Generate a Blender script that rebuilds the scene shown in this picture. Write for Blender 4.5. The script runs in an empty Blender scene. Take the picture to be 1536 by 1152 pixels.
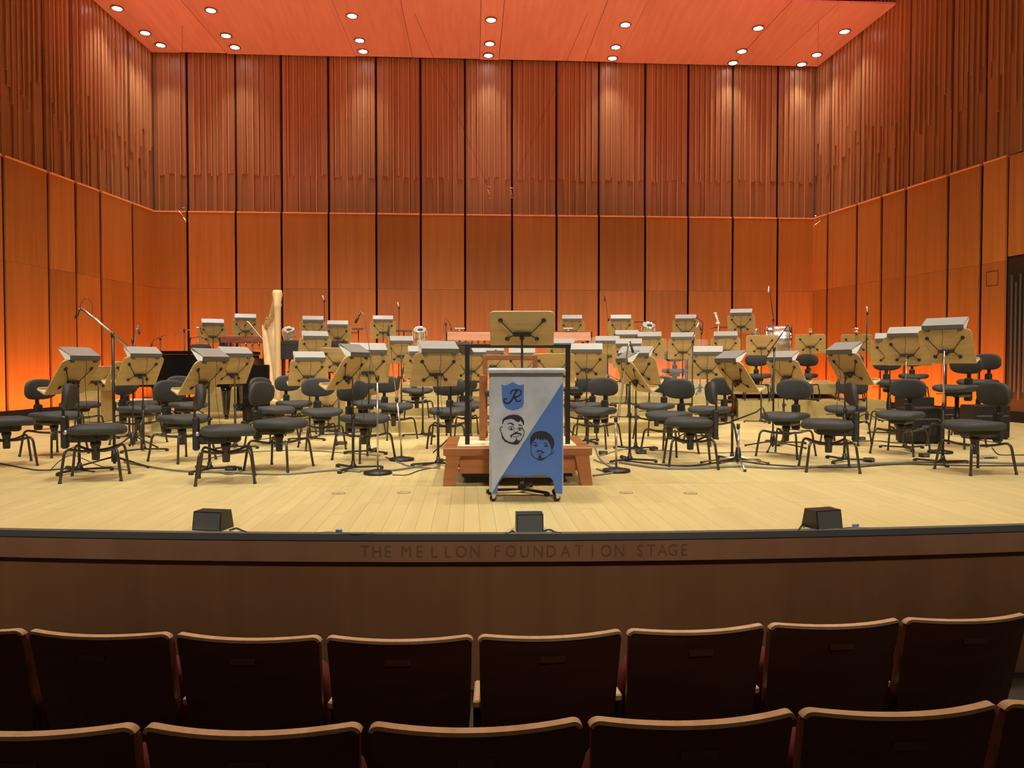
import bpy, math, random
from mathutils import Matrix, Vector
R = math.radians
random.seed(7)
C = bpy.context.scene.collection
SC = bpy.context.scene

# ------------------------------------------------------------------ camera
F = 1160.0                      # focal length in pixels of a 1536 px wide frame
EYE = 1.07                      # eye height above the stage floor (z = 0)
YAW = 3.3                       # heading, degrees right of the hall axis (+Y)
PITCH = 1.53                    # degrees down
cam_d = bpy.data.cameras.new('camera')
cam_d.sensor_width = 36.0
cam_d.lens = F / 1536 * 36
cam_d.clip_start = 0.05
cam = bpy.data.objects.new('camera', cam_d)
cam.location = (0, 0, EYE)
cam.rotation_euler = (R(90 - PITCH), 0, R(-YAW))
C.objects.link(cam)
SC.camera = cam

# ------------------------------------------------------------------ world, exposure
SC.view_settings.view_transform = 'Standard'
SC.view_settings.look = 'None'
SC.view_settings.gamma = 1.0
SC.view_settings.use_curve_mapping = False
SC.view_settings.exposure = 0.0
SC.cycles.use_denoising = True
SC.cycles.max_bounces = 6
SC.cycles.sample_clamp_indirect = 4.0
world = bpy.data.worlds.new('hall_dim')
SC.world = world
world.use_nodes = True
world.node_tree.nodes['Background'].inputs[0].default_value = (1.0, 0.62, 0.36, 1)
world.node_tree.nodes['Background'].inputs[1].default_value = 0.07

def lamp(kind, loc, energy, color, target=None, **kw):
    d = bpy.data.lights.new(kind.lower() + '_lamp', kind)
    d.energy = energy
    d.color = color
    for k, v in kw.items():
        setattr(d, k, v)
    o = bpy.data.objects.new('stage_lamp', d)
    o.location = loc
    if target is not None:
        o.rotation_euler = (Vector(target) - Vector(loc)).to_track_quat('-Z', 'Y').to_euler()
    C.objects.link(o)
    return o

# stage centre line, walls (hall coordinates: +Y runs into the stage)
CX, BY, HALF, SLOPE = 0.675, 21.1, 8.97, 0.13
TRIM_Z = 5.1
def wall_x(side, y):
    return CX + side * (HALF + SLOPE * (BY - y))

# warm white stage light from the lighting bars over the apron and the forestage
WARM = (1.0, 0.90, 0.66)
for x in (-6.5, -2.2, 2.2, 6.5):
    for y, tz, e in ((6.5, 9.0, 1400), (11.0, 14.0, 1300)):
        lamp('SPOT', (CX + x, y, 9.3), e, WARM, target=(CX + x * 0.85, tz, 0.3),
             spot_size=R(95), spot_blend=0.9, shadow_soft_size=0.35)
# front-of-house light over the audience, aimed at the orchestra
for x in (-5.5, 0, 5.5):
    lamp('SPOT', (CX + x, -5.0, 8.5), 3200, (1.0, 0.92, 0.80), target=(CX + x, 9.5, 0.6),
         spot_size=R(42), spot_blend=0.8, shadow_soft_size=0.4)
# red-orange wash: battens in the trough at the foot of the walls, washes on the ceiling
ORANGE = (1.0, 0.24, 0.04)
def batten(p0, p1, energy, nrm):
    mid = ((p0[0] + p1[0]) / 2, (p0[1] + p1[1]) / 2, p0[2])
    ln = math.hypot(p1[0] - p0[0], p1[1] - p0[1])
    o = lamp('AREA', mid, energy, ORANGE, shape='RECTANGLE', size=ln, size_y=0.06)
    o.name = 'wash_batten'
    ang = math.atan2(p1[1] - p0[1], p1[0] - p0[0])
    o.rotation_euler = (Matrix.Rotation(ang, 3, 'Z') @ Matrix.Rotation(R(180 + nrm), 3, 'X')).to_euler()
    return o
batten((CX - HALF + .3, BY - .62, 0.10), (CX + HALF - .3, BY - .62, 0.10), 380, -20)
for s in (-1, 1):
    a, b = (wall_x(s, 20.6) - s * .62, 20.3, 0.10), (wall_x(s, 12.0) - s * .62, 12.0, 0.10)
    if s > 0: a, b = b, a
    batten(b, a, 185, -20)
for x in (-6.5, 0, 6.5):
    lamp('SPOT', (CX + x, 12.5, 7.6), 800, (1.0, 0.24, 0.15), target=(CX + x, 19.5, 9.5),
         spot_size=R(80), spot_blend=0.9, shadow_soft_size=0.3)
# added spots above the stage edge, only to brighten the seat tops
for x in (-3.5, 3.5):
    lamp('SPOT', (CX + x, 5.2, 9.0), 900, (1.0, 0.78, 0.52), target=(CX + x * .6, 2.2, -0.3), spot_size=R(70), spot_blend=0.9, shadow_soft_size=0.4)

# ------------------------------------------------------------------ picking places
CT, ST = math.cos(R(YAW)), math.sin(R(YAW))
def W(px, D, z=0.0):
    """world point seen in column px at depth D from the eye, at height z"""
    xc = (px - 768) / F * D
    return Vector((xc * CT + D * ST, D * CT - xc * ST, z))
def G(px, py, z=0.0):
    """world point at height z seen at pixel (px, py)"""
    return W(px, (EYE - z) * F / (py - 545), z)
def H(py, D):
    return EYE - (py - 545) * D / F

# ------------------------------------------------------------------ mesh builder
class MB:
    def __init__(s):
        s.v, s.f, s.sm, s.M = [], [], [], Matrix.Identity(4)
    def add(s, vs, fs, smooth=False):
        n = len(s.v)
        s.v += [tuple(s.M @ Vector(p)) for p in vs]
        s.f += [tuple(i + n for i in f) for f in fs]
        s.sm += [smooth] * len(fs)
        return s
    def box(s, c, d, bev=0.0):
        x, y, z = c; a, b, h = d[0] / 2, d[1] / 2, d[2] / 2
        if not bev:
            vs = [(x + i * a, y + j * b, z + k * h) for k in (-1, 1) for j in (-1, 1) for i in (-1, 1)]
            return s.add(vs, [(0, 2, 3, 1), (4, 5, 7, 6), (0, 1, 5, 4), (2, 6, 7, 3), (0, 4, 6, 2), (1, 3, 7, 5)])
        e = min(bev, a * .9, b * .9, h * .9)
        def ring(ix, iy, zz):
            return [(x - ix + e2x, y - iy + e2y, zz) for e2x, e2y in ()]
        def oct_(ax, by, ch, zz):
            return [(x - ax + ch, y - by, zz), (x + ax - ch, y - by, zz), (x + ax, y - by + ch, zz), (x + ax, y + by - ch, zz),
                    (x + ax - ch, y + by, zz), (x - ax + ch, y + by, zz), (x - ax, y + by - ch, zz), (x - ax, y - by + ch, zz)]
        vs = oct_(a - e, b - e, e * .4, z - h) + oct_(a, b, e, z - h + e) + oct_(a, b, e, z + h - e) + oct_(a - e, b - e, e * .4, z + h)
        fs = [tuple(range(7, -1, -1)), tuple(range(24, 32))]
        for r in range(3):
            for i in range(8):
                j = (i + 1) % 8
                fs.append((r * 8 + i, r * 8 + j, r * 8 + 8 + j, r * 8 + 8 + i))
        return s.add(vs, fs)
    def loft(s, rings, closed=True, caps=True, smooth=True):
        n = len(rings[0]); vs = [p for r in rings for p in r]; fs = []
        for k in range(len(rings) - 1):
            for i in range(n if closed else n - 1):
                j = (i + 1) % n
                fs.append((k * n + i, k * n + j, (k + 1) * n + j, (k + 1) * n + i))
        s.add(vs, fs, smooth)
        if caps:
            m = len(s.v) - len(vs)
            s.f += [tuple(m + i for i in range(n - 1, -1, -1)), tuple(m + (len(rings) - 1) * n + i for i in range(n))]
            s.sm += [False, False]
        return s
    def tube(s, pts, r, n=8, caps=True):
        pts = [Vector(p) for p in pts]; rings = []; up = None
        for i, p in enumerate(pts):
            if i == 0: t = pts[1] - p
            elif i == len(pts) - 1: t = p - pts[-2]
            else: t = (pts[i + 1] - p).normalized() + (p - pts[i - 1]).normalized()
            t.normalize()
            if up is None:
                up = Vector((0, 0, 1)) if abs(t.z) < .9 else Vector((1, 0, 0))
            u = t.cross(up).normalized(); w = u.cross(t).normalized(); up = w
            rr = r[i] if isinstance(r, (list, tuple)) else r
            rings.append([tuple(p + u * rr * math.cos(2 * math.pi * k / n) + w * rr * math.sin(2 * math.pi * k / n)) for k in range(n)])
        return s.loft(rings, caps=caps)
    def lathe(s, prof, n=16, c=(0, 0, 0), axis='Z'):
        rings = []
        for r, h in prof:
            ring = []
            for k in range(n):
                a = 2 * math.pi * k / n
                p = (r * math.cos(a), r * math.sin(a), h)
                if axis == 'Y': p = (p[0], p[2], p[1])
                if axis == 'X': p = (p[2], p[0], p[1])
                ring.append((c[0] + p[0], c[1] + p[1], c[2] + p[2]))
            rings.append(ring)
        return s.loft(rings)
    def pad(s, c, d, e=0.55, edge=0.5, n=28, m=8, warp=None):
        """a cushion: superellipse outline, pillowed thickness along z"""
        rings = []
        for k in range(m + 1):
            a = -math.pi / 2 + math.pi * k / m
            rr = max(abs(math.cos(a)) ** edge, 0.02); zz = math.sin(a)
            ring = []
            for i in range(n):
                t = 2 * math.pi * i / n
                x = math.copysign(abs(math.cos(t)) ** e, math.cos(t)) * rr * d[0] / 2
                y = math.copysign(abs(math.sin(t)) ** e, math.sin(t)) * rr * d[1] / 2
                p = (x, y, zz * d[2] / 2)
                if warp: p = warp(*p)
                ring.append((c[0] + p[0], c[1] + p[1], c[2] + p[2]))
            rings.append(ring)
        return s.loft(rings)
    def prism(s, poly, a, b, plane='XY'):
        """extrude a 2-D outline from a to b along the remaining axis"""
        def P(u, v, w):
            return (u, v, w) if plane == 'XY' else (u, w, v) if plane == 'XZ' else (w, u, v)
        n = len(poly)
        vs = [P(u, v, a) for u, v in poly] + [P(u, v, b) for u, v in poly]
        fs = [tuple(range(n - 1, -1, -1)), tuple(range(n, 2 * n))] + [(i, (i + 1) % n, n + (i + 1) % n, n + i) for i in range(n)]
        return s.add(vs, fs)
    def mesh(s, name):
        me = bpy.data.meshes.new(name)
        me.from_pydata(s.v, [], s.f)
        me.polygons.foreach_set('use_smooth', s.sm)
        me.update()
        import bmesh
        bm = bmesh.new(); bm.from_mesh(me)
        bmesh.ops.recalc_face_normals(bm, faces=bm.faces)
        bm.to_mesh(me); bm.free()
        return me

def rrect(w, h, r, n=5, cx=0, cy=0, top_only=False):
    pts = []
    for (sx, sy, a0) in ((1, -1, -90), (1, 1, 0), (-1, 1, 90), (-1, -1, 180)):
        if top_only and sy < 0:
            pts.append((cx + sx * w / 2, cy + sy * h / 2)); continue
        for k in range(n + 1):
            a = R(a0 + 90 * k / n)
            pts.append((cx + sx * (w / 2 - r) + r * math.cos(a), cy + sy * (h / 2 - r) + r * math.sin(a)))
    return pts

def add_obj(name, mb, mat, parent=None, label=None, kind=None):
    me = mb.mesh(name) if isinstance(mb, MB) else mb
    if mat is not None and not me.materials: me.materials.append(mat)
    o = bpy.data.objects.new(name, me)
    C.objects.link(o)
    if parent is not None: o.parent = parent
    if label: o['label'] = label
    if kind: o['kind'] = kind
    return o
def thing(name, label, cat, loc=(0, 0, 0), rz=0.0, group=None):
    o = bpy.data.objects.new(name, None)
    o.empty_display_size = 0.1
    C.objects.link(o)
    o.location = loc; o.rotation_euler = (0, 0, rz)
    o['label'] = label; o['category'] = cat
    if group: o['group'] = group
    return o
def tag(o, label, cat, group=None, kind=None):
    o['label'] = label; o['category'] = cat
    if group: o['group'] = group
    if kind: o['kind'] = kind
    return o
def smooth_path(pts, k=5):
    """Catmull-Rom through the points"""
    P = [Vector(p) for p in pts]; P = [P[0] * 2 - P[1]] + P + [P[-1] * 2 - P[-2]]; out = []
    for i in range(1, len(P) - 2):
        a, b, c, d = P[i - 1:i + 3]
        for j in range(k):
            t = j / k
            out.append(0.5 * ((2 * b) + (c - a) * t + (2 * a - 5 * b + 4 * c - d) * t * t + (3 * b - a - 3 * c + d) * t ** 3))
    out.append(P[-2]); return out

# ------------------------------------------------------------------ materials
def mat_new(name):
    m = bpy.data.materials.new(name); m.use_nodes = True
    nt = m.node_tree; b = nt.nodes['Principled BSDF']
    return m, nt, b
def plain(name, col, rough=0.5, metal=0.0, spec=0.5, emit=None, noise=0.0):
    m, nt, b = mat_new(name)
    b.inputs['Base Color'].default_value = (*col, 1)
    b.inputs['Roughness'].default_value = rough
    b.inputs['Metallic'].default_value = metal
    b.inputs['Specular IOR Level'].default_value = spec
    if emit:
        b.inputs['Emission Color'].default_value = (*emit[0], 1)
        b.inputs['Emission Strength'].default_value = emit[1]
    if noise:
        tc = nt.nodes.new('ShaderNodeTexCoord'); nz = nt.nodes.new('ShaderNodeTexNoise')
        nz.inputs['Scale'].default_value = noise
        nz.inputs['Detail'].default_value = 4
        mx = nt.nodes.new('ShaderNodeMixRGB'); mx.blend_type = 'MULTIPLY'
        mx.inputs[0].default_value = 0.55
        mx.inputs[1].default_value = (*[min(1, c * 1.3) for c in col], 1)
        nt.links.new(tc.outputs['Object'], nz.inputs['Vector'])
        nt.links.new(nz.outputs['Fac'], mx.inputs[2])
        nt.links.new(mx.outputs[0], b.inputs['Base Color'])
    return m
def wood(name, c1, c2, scale=(18, 18, 0.6), rough=0.4, vary=0.35, spec=0.4, bump=0.0):
    """straight-grained veneer, tone varies from board to board"""
    m, nt, b = mat_new(name); N = nt.nodes; L = nt.links
    tc = N.new('ShaderNodeTexCoord'); mp = N.new('ShaderNodeMapping'); oi = N.new('ShaderNodeObjectInfo')
    mp.inputs['Scale'].default_value = scale
    off = N.new('ShaderNodeVectorMath'); off.operation = 'SCALE'
    cmb = N.new('ShaderNodeCombineXYZ')
    for k in range(3): L.new(oi.outputs['Random'], cmb.inputs[k])
    L.new(cmb.outputs[0], off.inputs[0]); off.inputs['Scale'].default_value = 37.0
    L.new(off.outputs[0], mp.inputs['Location'])
    L.new(tc.outputs['Object'], mp.inputs['Vector'])
    nz = N.new('ShaderNodeTexNoise'); nz.inputs['Scale'].default_value = 1.0; nz.inputs['Detail'].default_value = 5
    nz.inputs['Distortion'].default_value = 0.4
    L.new(mp.outputs[0], nz.inputs['Vector'])
    rmp = N.new('ShaderNodeValToRGB')
    rmp.color_ramp.elements[0].color = (*c1, 1); rmp.color_ramp.elements[0].position = 0.3
    rmp.color_ramp.elements[1].color = (*c2, 1); rmp.color_ramp.elements[1].position = 0.72
    L.new(nz.outputs['Fac'], rmp.inputs[0])
    hsv = N.new('ShaderNodeHueSaturation')
    mr = N.new('ShaderNodeMapRange'); mr.inputs['To Min'].default_value = 1 - vary; mr.inputs['To Max'].default_value = 1 + vary * .6
    L.new(oi.outputs['Random'], mr.inputs['Value']); L.new(mr.outputs[0], hsv.inputs['Value'])
    L.new(rmp.outputs[0], hsv.inputs['Color']); L.new(hsv.outputs[0], b.inputs['Base Color'])
    b.inputs['Roughness'].default_value = rough; b.inputs['Specular IOR Level'].default_value = spec
    return m
M = {}
M['lower'] = wood('cherry_veneer_panel', (0.37, 0.150, 0.034), (0.46, 0.195, 0.046), (9, 9, 0.35), 0.45, 0.20)
M['upper'] = wood('cherry_veneer_slat', (0.30, 0.148, 0.066), (0.37, 0.185, 0.084), (14, 14, 0.3), 0.38, 0.10)
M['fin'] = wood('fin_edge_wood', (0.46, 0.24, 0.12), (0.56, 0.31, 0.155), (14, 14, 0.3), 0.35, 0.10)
M['ledge'] = plain('lit_edge_wood', (0.85, 0.42, 0.2), 0.4)  # light caught by the wall ledge is painted into this pale tone
M['gap'] = plain('dark_recess', (0.018, 0.006, 0.004), 0.9)
M['ceil'] = wood('ceiling_veneer', (0.74, 0.35, 0.35), (0.84, 0.44, 0.44), (8, 0.5, 8), 0.45, 0.10)
M['black'] = plain('black_paint', (0.012, 0.012, 0.013), 0.5)
M['blackmetal'] = plain('black_metal', (0.03, 0.028, 0.026), 0.38, 0.3)
M['tube'] = plain('dark_chair_tube', (0.075, 0.068, 0.06), 0.28, 0.6)
M['pad'] = plain('charcoal_fabric', (0.040, 0.044, 0.049), 0.7, noise=60)
M['plastic'] = plain('black_plastic', (0.02, 0.02, 0.021), 0.42)
M['steel'] = plain('brushed_steel', (0.55, 0.53, 0.5), 0.28, 0.9)
M['chrome'] = plain('chrome', (0.8, 0.8, 0.8), 0.12, 1.0)
M['desk'] = wood('birch_ply', (0.47, 0.315, 0.13), (0.57, 0.40, 0.18), (3, 3, 26), 0.42, 0.10)
M['deskedge'] = plain('pale_birch_edge', (0.66, 0.53, 0.28), 0.45)
M['hood'] = plain('grey_lamp_metal', (0.33, 0.345, 0.35), 0.42, 0.25)
M['hooddark'] = plain('dark_lamp_metal', (0.10, 0.10, 0.095), 0.45)
M['white'] = plain('white_plastic', (0.85, 0.84, 0.8), 0.4)
M['podium'] = wood('podium_cherry', (0.34, 0.125, 0.045), (0.45, 0.175, 0.065), (1.5, 20, 20), 0.38, 0.12)
M['carpet'] = plain('cream_carpet', (0.80, 0.74, 0.50), 0.95)
M['riser'] = wood('riser_oak', (0.42, 0.33, 0.14), (0.50, 0.40, 0.18), (1.2, 14, 14), 0.4, 0.12)
M['rosewood'] = wood('rosewood_bar', (0.20, 0.05, 0.035), (0.30, 0.085, 0.05), (3, 18, 18), 0.35, 0.2)
M['rail'] = wood('pink_rail_wood', (0.60, 0.27, 0.17), (0.72, 0.36, 0.24), (1, 15, 15), 0.4, 0.05)
M['piano'] = plain('black_lacquer', (0.008, 0.007, 0.007), 0.08, spec=0.7)
M['maple'] = wood('harp_maple', (0.62, 0.42, 0.20), (0.78, 0.56, 0.30), (16, 16, 0.8), 0.35, 0.05)
M['brass'] = plain('brass', (0.80, 0.55, 0.22), 0.25, 0.9)
M['string'] = plain('pale_gut', (0.85, 0.72, 0.48), 0.5)
M['skin'] = plain('drum_head', (0.45, 0.44, 0.42), 0.5)
M['sparkle'] = plain('silver_sparkle', (0.62, 0.55, 0.52), 0.25, 0.7, noise=40)
M['yellow'] = plain('yellow_vinyl', (0.85, 0.5, 0.03), 0.5)
M['red'] = plain('red_plastic', (0.7, 0.03, 0.04), 0.4)
M['greycable'] = plain('grey_cable', (0.20, 0.19, 0.18), 0.5)
M['cable'] = plain('black_cable', (0.03, 0.03, 0.03), 0.5)
M['seatwood'] = wood('dark_walnut_back', (0.085, 0.032, 0.018), (0.115, 0.045, 0.026), (3, 3, 22), 0.42, 0.1)
M['seatedge'] = wood('lit_walnut_edge', (0.62, 0.42, 0.25), (0.78, 0.56, 0.36), (20, 3, 3), 0.38, 0.08)  # pale tone has the stage light on seat tops and armrests painted in
M['redcloth'] = plain('dark_red_plush', (0.12, 0.012, 0.012), 0.9, noise=120)
M['plate'] = plain('brown_number_plate', (0.13, 0.065, 0.035), 0.35, 0.2)
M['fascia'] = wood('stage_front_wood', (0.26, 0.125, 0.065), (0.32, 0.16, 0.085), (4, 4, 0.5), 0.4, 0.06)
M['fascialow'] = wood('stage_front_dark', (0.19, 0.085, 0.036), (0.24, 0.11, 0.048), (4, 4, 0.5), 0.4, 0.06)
M['hallfloor'] = plain('dark_hall_floor', (0.03, 0.015, 0.01), 0.6)
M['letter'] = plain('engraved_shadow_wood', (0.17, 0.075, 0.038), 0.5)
M['greypaint'] = plain('blotchy_silver_paint', (0.50, 0.55, 0.66), 0.4, 0.0, noise=6)
M['bluepaint'] = plain('blue_paint', (0.075, 0.18, 0.56), 0.5)
M['ink'] = plain('black_ink', (0.012, 0.014, 0.03), 0.6)
M['fader'] = plain('dark_grey_tape', (0.09, 0.09, 0.095), 0.6)
M['lensglow'] = plain('downlight_glow', (1, 1, 1), 0.5, emit=((0.92, 0.95, 1.0), 14.0))
M['ringmetal'] = plain('downlight_ring', (0.35, 0.3, 0.3), 0.4, 0.5)
M['door'] = plain('dark_doorway', (0.012, 0.009, 0.007), 0.7)
M['cloth'] = plain('black_cloth', (0.022, 0.02, 0.022), 0.9)

def glass_mat():
    m, nt, b = mat_new('clear_acrylic')
    b.inputs['Base Color'].default_value = (0.9, 0.92, 0.9, 1)
    b.inputs['Roughness'].default_value = 0.08
    b.inputs['Alpha'].default_value = 0.07
    return m
M['acrylic'] = glass_mat()

def floor_mat():
    m, nt, b = mat_new('stage_maple_strips'); N = nt.nodes; L = nt.links
    tc = N.new('ShaderNodeTexCoord'); mp = N.new('ShaderNodeMapping')
    mp.inputs['Rotation'].default_value = (0, 0, R(90))
    L.new(tc.outputs['Object'], mp.inputs['Vector'])
    br = N.new('ShaderNodeTexBrick')
    br.inputs['Scale'].default_value = 1.0
    br.inputs['Brick Width'].default_value = 1.5; br.inputs['Row Height'].default_value = 0.075
    br.inputs['Mortar Size'].default_value = 0.0022
    br.inputs['Color1'].default_value = (0.63, 0.53, 0.27, 1); br.inputs['Color2'].default_value = (0.56, 0.47, 0.23, 1)
    br.inputs['Mortar'].default_value = (0.50, 0.36, 0.15, 1)
    br.offset = 0.37
    L.new(mp.outputs[0], br.inputs['Vector'])
    nz = N.new('ShaderNodeTexNoise'); nz.inputs['Scale'].default_value = 0.9; nz.inputs['Detail'].default_value = 6
    L.new(tc.outputs['Object'], nz.inputs['Vector'])
    mx = N.new('ShaderNodeMixRGB'); mx.blend_type = 'OVERLAY'; mx.inputs[0].default_value = 0.35
    L.new(br.outputs['Color'], mx.inputs[1]); L.new(nz.outputs['Fac'], mx.inputs[2])
    L.new(mx.outputs[0], b.inputs['Base Color'])
    b.inputs['Roughness'].default_value = 0.42; b.inputs['Specular IOR Level'].default_value = 0.35
    return m
M['floor'] = floor_mat()

# ================================================================== STRUCTURE
def hit(px, A, B):
    """where the sight line of column px meets the wall line A-B, as a distance from A"""
    d = W(px, 1.0)
    ux, uy = B[0] - A[0], B[1] - A[1]
    det = ux * (-d.y) - (-d.x) * uy
    t = ((-A[0]) * (-d.y) - (-d.x) * (-A[1])) / det
    return t * math.hypot(ux, uy)

def wall_run(name, A, B, lower, upper, rng, label, low_to=None, short_z=(6.0, 6.1), up_from=None):
    """A -> B runs with the room on the left-hand side; joints are distances from A"""
    ln = math.hypot(B[0] - A[0], B[1] - A[1])
    ang = math.atan2(B[1] - A[1], B[0] - A[0])
    T = Matrix.Translation((A[0], A[1], 0)) @ Matrix.Rotation(ang, 4, 'Z')
    def mb():
        m = MB(); m.M = T; return m
    back = mb(); back.box((ln / 2, -0.12, 5.25), (ln, 0.16, 10.5))
    w = add_obj(name, back, M['gap'], kind='structure')
    w['label'] = label
    sk = mb(); sk.box((ln / 2, 0.33, 0.02), (ln, 0.8, 0.04))
    sk.box((ln / 2, 0.72, 0.10), (ln, 0.03, 0.2))
    add_obj('wash_trough', sk, M['gap'], w)
    for a, b in zip(lower[:-1], lower[1:]):
        g = 0.030 if name == 'wall_back' else 0.045
        if low_to and low_to(a, b): continue
        for z0, z1 in ((0.12, 3.06), (3.064, 5.06)):
            p = mb(); p.box(((a + b) / 2, 0.06, (z0 + z1) / 2), (b - a - 2 * g, 0.05, z1 - z0), 0.004)
            add_obj('wall_panel', p, M['lower'], w)
        p = mb(); p.box(((a + b) / 2, 0.055, 5.078), (b - a - 2 * g, 0.085, 0.036), 0.004)
        add_obj('ledge', p, M['ledge'], w)
    for a, b in zip(upper[:-1], upper[1:]):
        g = 0.030
        for z0, z1 in ((5.1, 7.62), (7.63, 10.4)):
            p = mb(); p.box(((a + b) / 2, -0.02, (z0 + z1) / 2), (b - a - 2 * g, 0.04, z1 - z0))
            add_obj('wall_panel', p, M['upper'], w)
        n = max(3, int(round((b - a) / 0.155)))
        step = (b - a - 2 * g) / n
        for k in range(n):
            sw = step * rng.choice((0.6, 0.75, 0.9))
            c = a + g + step * (k + 0.5) + rng.uniform(-.02, .02)
            dpt = rng.choice((0.012, 0.018, 0.026, 0.034))
            z0 = 5.10 if (k % 2 == 1) else rng.uniform(*short_z)
            p = mb(); p.box((c, dpt / 2, (z0 + 10.35) / 2), (sw, dpt, 10.35 - z0), 0.003)
            add_obj('slat', p, M['upper'], w)
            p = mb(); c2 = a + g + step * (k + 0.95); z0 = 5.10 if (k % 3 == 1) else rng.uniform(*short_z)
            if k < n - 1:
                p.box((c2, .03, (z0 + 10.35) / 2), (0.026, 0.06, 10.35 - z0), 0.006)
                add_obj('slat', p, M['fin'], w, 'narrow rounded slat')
    return w

rng = random.Random(3)
# back wall runs right -> left so that the room lies on its left-hand side
BR, BL = (CX + HALF, BY), (CX - HALF, BY)
bp = [1215, 1163, 1096, 1030, 966, 897, 834, 768, 698, 632, 566, 495, 425, 357, 285]
bj = [0.0] + [hit(p, BR, BL) for p in bp[1:]] + [2 * HALF]
wall_run('wall_back', BR, BL, bj, bj, rng, 'cherry veneer back wall, flat panels below and ribbed slats above', short_z=(6.02, 6.12))
LF = (wall_x(-1, 4.0), 4.0); RF = (wall_x(1, 4.0), 4.0)
lnL = math.hypot(BL[0] - LF[0], BL[1] - LF[1])
jl = [hit(p, BL, LF) for p in (197, 149, 112, 71, 4)]
jlow = [0.0] + jl; jup = [0.0, jl[0], jl[2], jl[3], jl[4]]
while jlow[-1] < lnL - 1.5: jlow.append(jlow[-1] + 1.5)
while jup[-1] < lnL - 1.5: jup.append(jup[-1] + 1.5)
wall_run('wall_left', BL, LF, jlow, jup, rng, 'cherry veneer side wall on the left of the stage', short_z=(5.9, 7.2))
# right wall runs front -> back
def rr(px): return lnL - hit(px, BR, RF)
jr = [rr(p) for p in (1513, 1473, 1423, 1360, 1324, 1287, 1243)] + [lnL]
DW = 2.2
front = [jr[0] - DW - 1.5 * k for k in range(4, -1, -1) if jr[0] - DW - 1.5 * k > 0]
jrl = [0.0] + front + jr
jru = [0.0] + front + [jr[0] - 1.0, jr[1], jr[2], jr[3], jr[5], jr[6], lnL]
jru = sorted(set(round(v, 4) for v in jru))
wr = wall_run('wall_right', RF, BR, jrl, jru, rng, 'cherry veneer side wall on the right of the stage', short_z=(5.9, 7.2),
              low_to=lambda a, b: abs(b - jr[0]) < 0.01)
angR = math.atan2(BR[1] - RF[1], BR[0] - RF[0])
TR = Matrix.Translation((RF[0], RF[1], 0)) @ Matrix.Rotation(angR, 4, 'Z')
p = MB(); p.M = TR
c = jr[0] - DW / 2
p.box((c, 0.06, (3.14 + 5.06) / 2), (DW - .044, 0.05, 5.06 - 3.14), .004); add_obj('wall_panel', p, M['lower'], wr)
d1 = MB(); d1.M = TR
d1.box((c, 0.03, 1.57), (DW, 0.05, 3.14))
do = add_obj('door_1', d1, M['door'], kind='structure'); do['label'] = 'dark open stage doorway at the right edge'
for k in range(4):
    q = MB(); q.M = TR; q.box((jr[0] - 0.12 - 0.1 * k, 0.075, 1.57), (0.012, 0.035, 2.4 - .3 * (k % 2))); add_obj('door_slat', q, M['hooddark'], do)
# small inset hatches in the side panels
for TT, u, z in ((TR, jr[0] + .35, 2.75), ):
    q = MB(); q.M = TT
    for (a, b, sx, sz) in ((0, .14, .3, .012), (0, -.14, .3, .012), (.145, 0, .012, .28), (-.145, 0, .012, .28)):
        q.box((u + a, 0.0855, z + b), (sx, 0.004, sz))
    add_obj('hatch_outline', q, M['gap'], wr)

# ceiling: separate veneered boards with thin joints, second field nearer the hall
CS = 0.08
def cz(y): return 9.2 + CS * (20.9 - y)
cpx = [215, 279, 348, 535, 620, 720, 749, 877, 927, 1105, 1165, 1225]
cb = MB(); cb.box((CX, 12.5, 10.75), (24, 17.6, 0.1))
ceil = add_obj('ceiling', cb, M['gap'], kind='structure'); ceil['label'] = 'red-lit veneered ceiling with downlights'
cxs = [W(p, 20.9).x for p in cpx]
cxs[0] = CX - 9.0; cxs[-1] = CX + 9.0
def fan(x, y):       # joints fan out gently towards the hall, like the side walls
    t = (x - CX) / HALF
    return CX + t * (HALF + SLOPE * (BY - y) - 0.10)
for yb, yf, dz in ((20.9, 17.75, 0.0), (17.62, 13.0, 0.10), (12.9, 8.0, 0.2), (7.9, 4.2, 0.3)):
    for i in range(len(cxs) - 1):
        a, b = cxs[i], cxs[i + 1]
        jog = 0.06 if i in (0, 2, 5, 8) else 0.0
        q = MB(); e = 0.006; y1 = yb + (jog if dz == 0 else 0)
        poly = [(fan(a, yf) + e, yf), (fan(b, yf) - e, yf), (fan(b, y1) - e, y1), (fan(a, y1) + e, y1)]
        vs = [(x, y, cz(y) + dz + (0.01 if jog else 0)) for x, y in poly] + [(x, y, cz(y) + dz + .05) for x, y in poly]
        q.add(vs, [(3, 2, 1, 0), (4, 5, 6, 7), (0, 1, 5, 4), (1, 2, 6, 5), (2, 3, 7, 6), (3, 0, 4, 7)])
        add_obj('ceiling_panel', q, M['ceil'], ceil)

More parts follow.
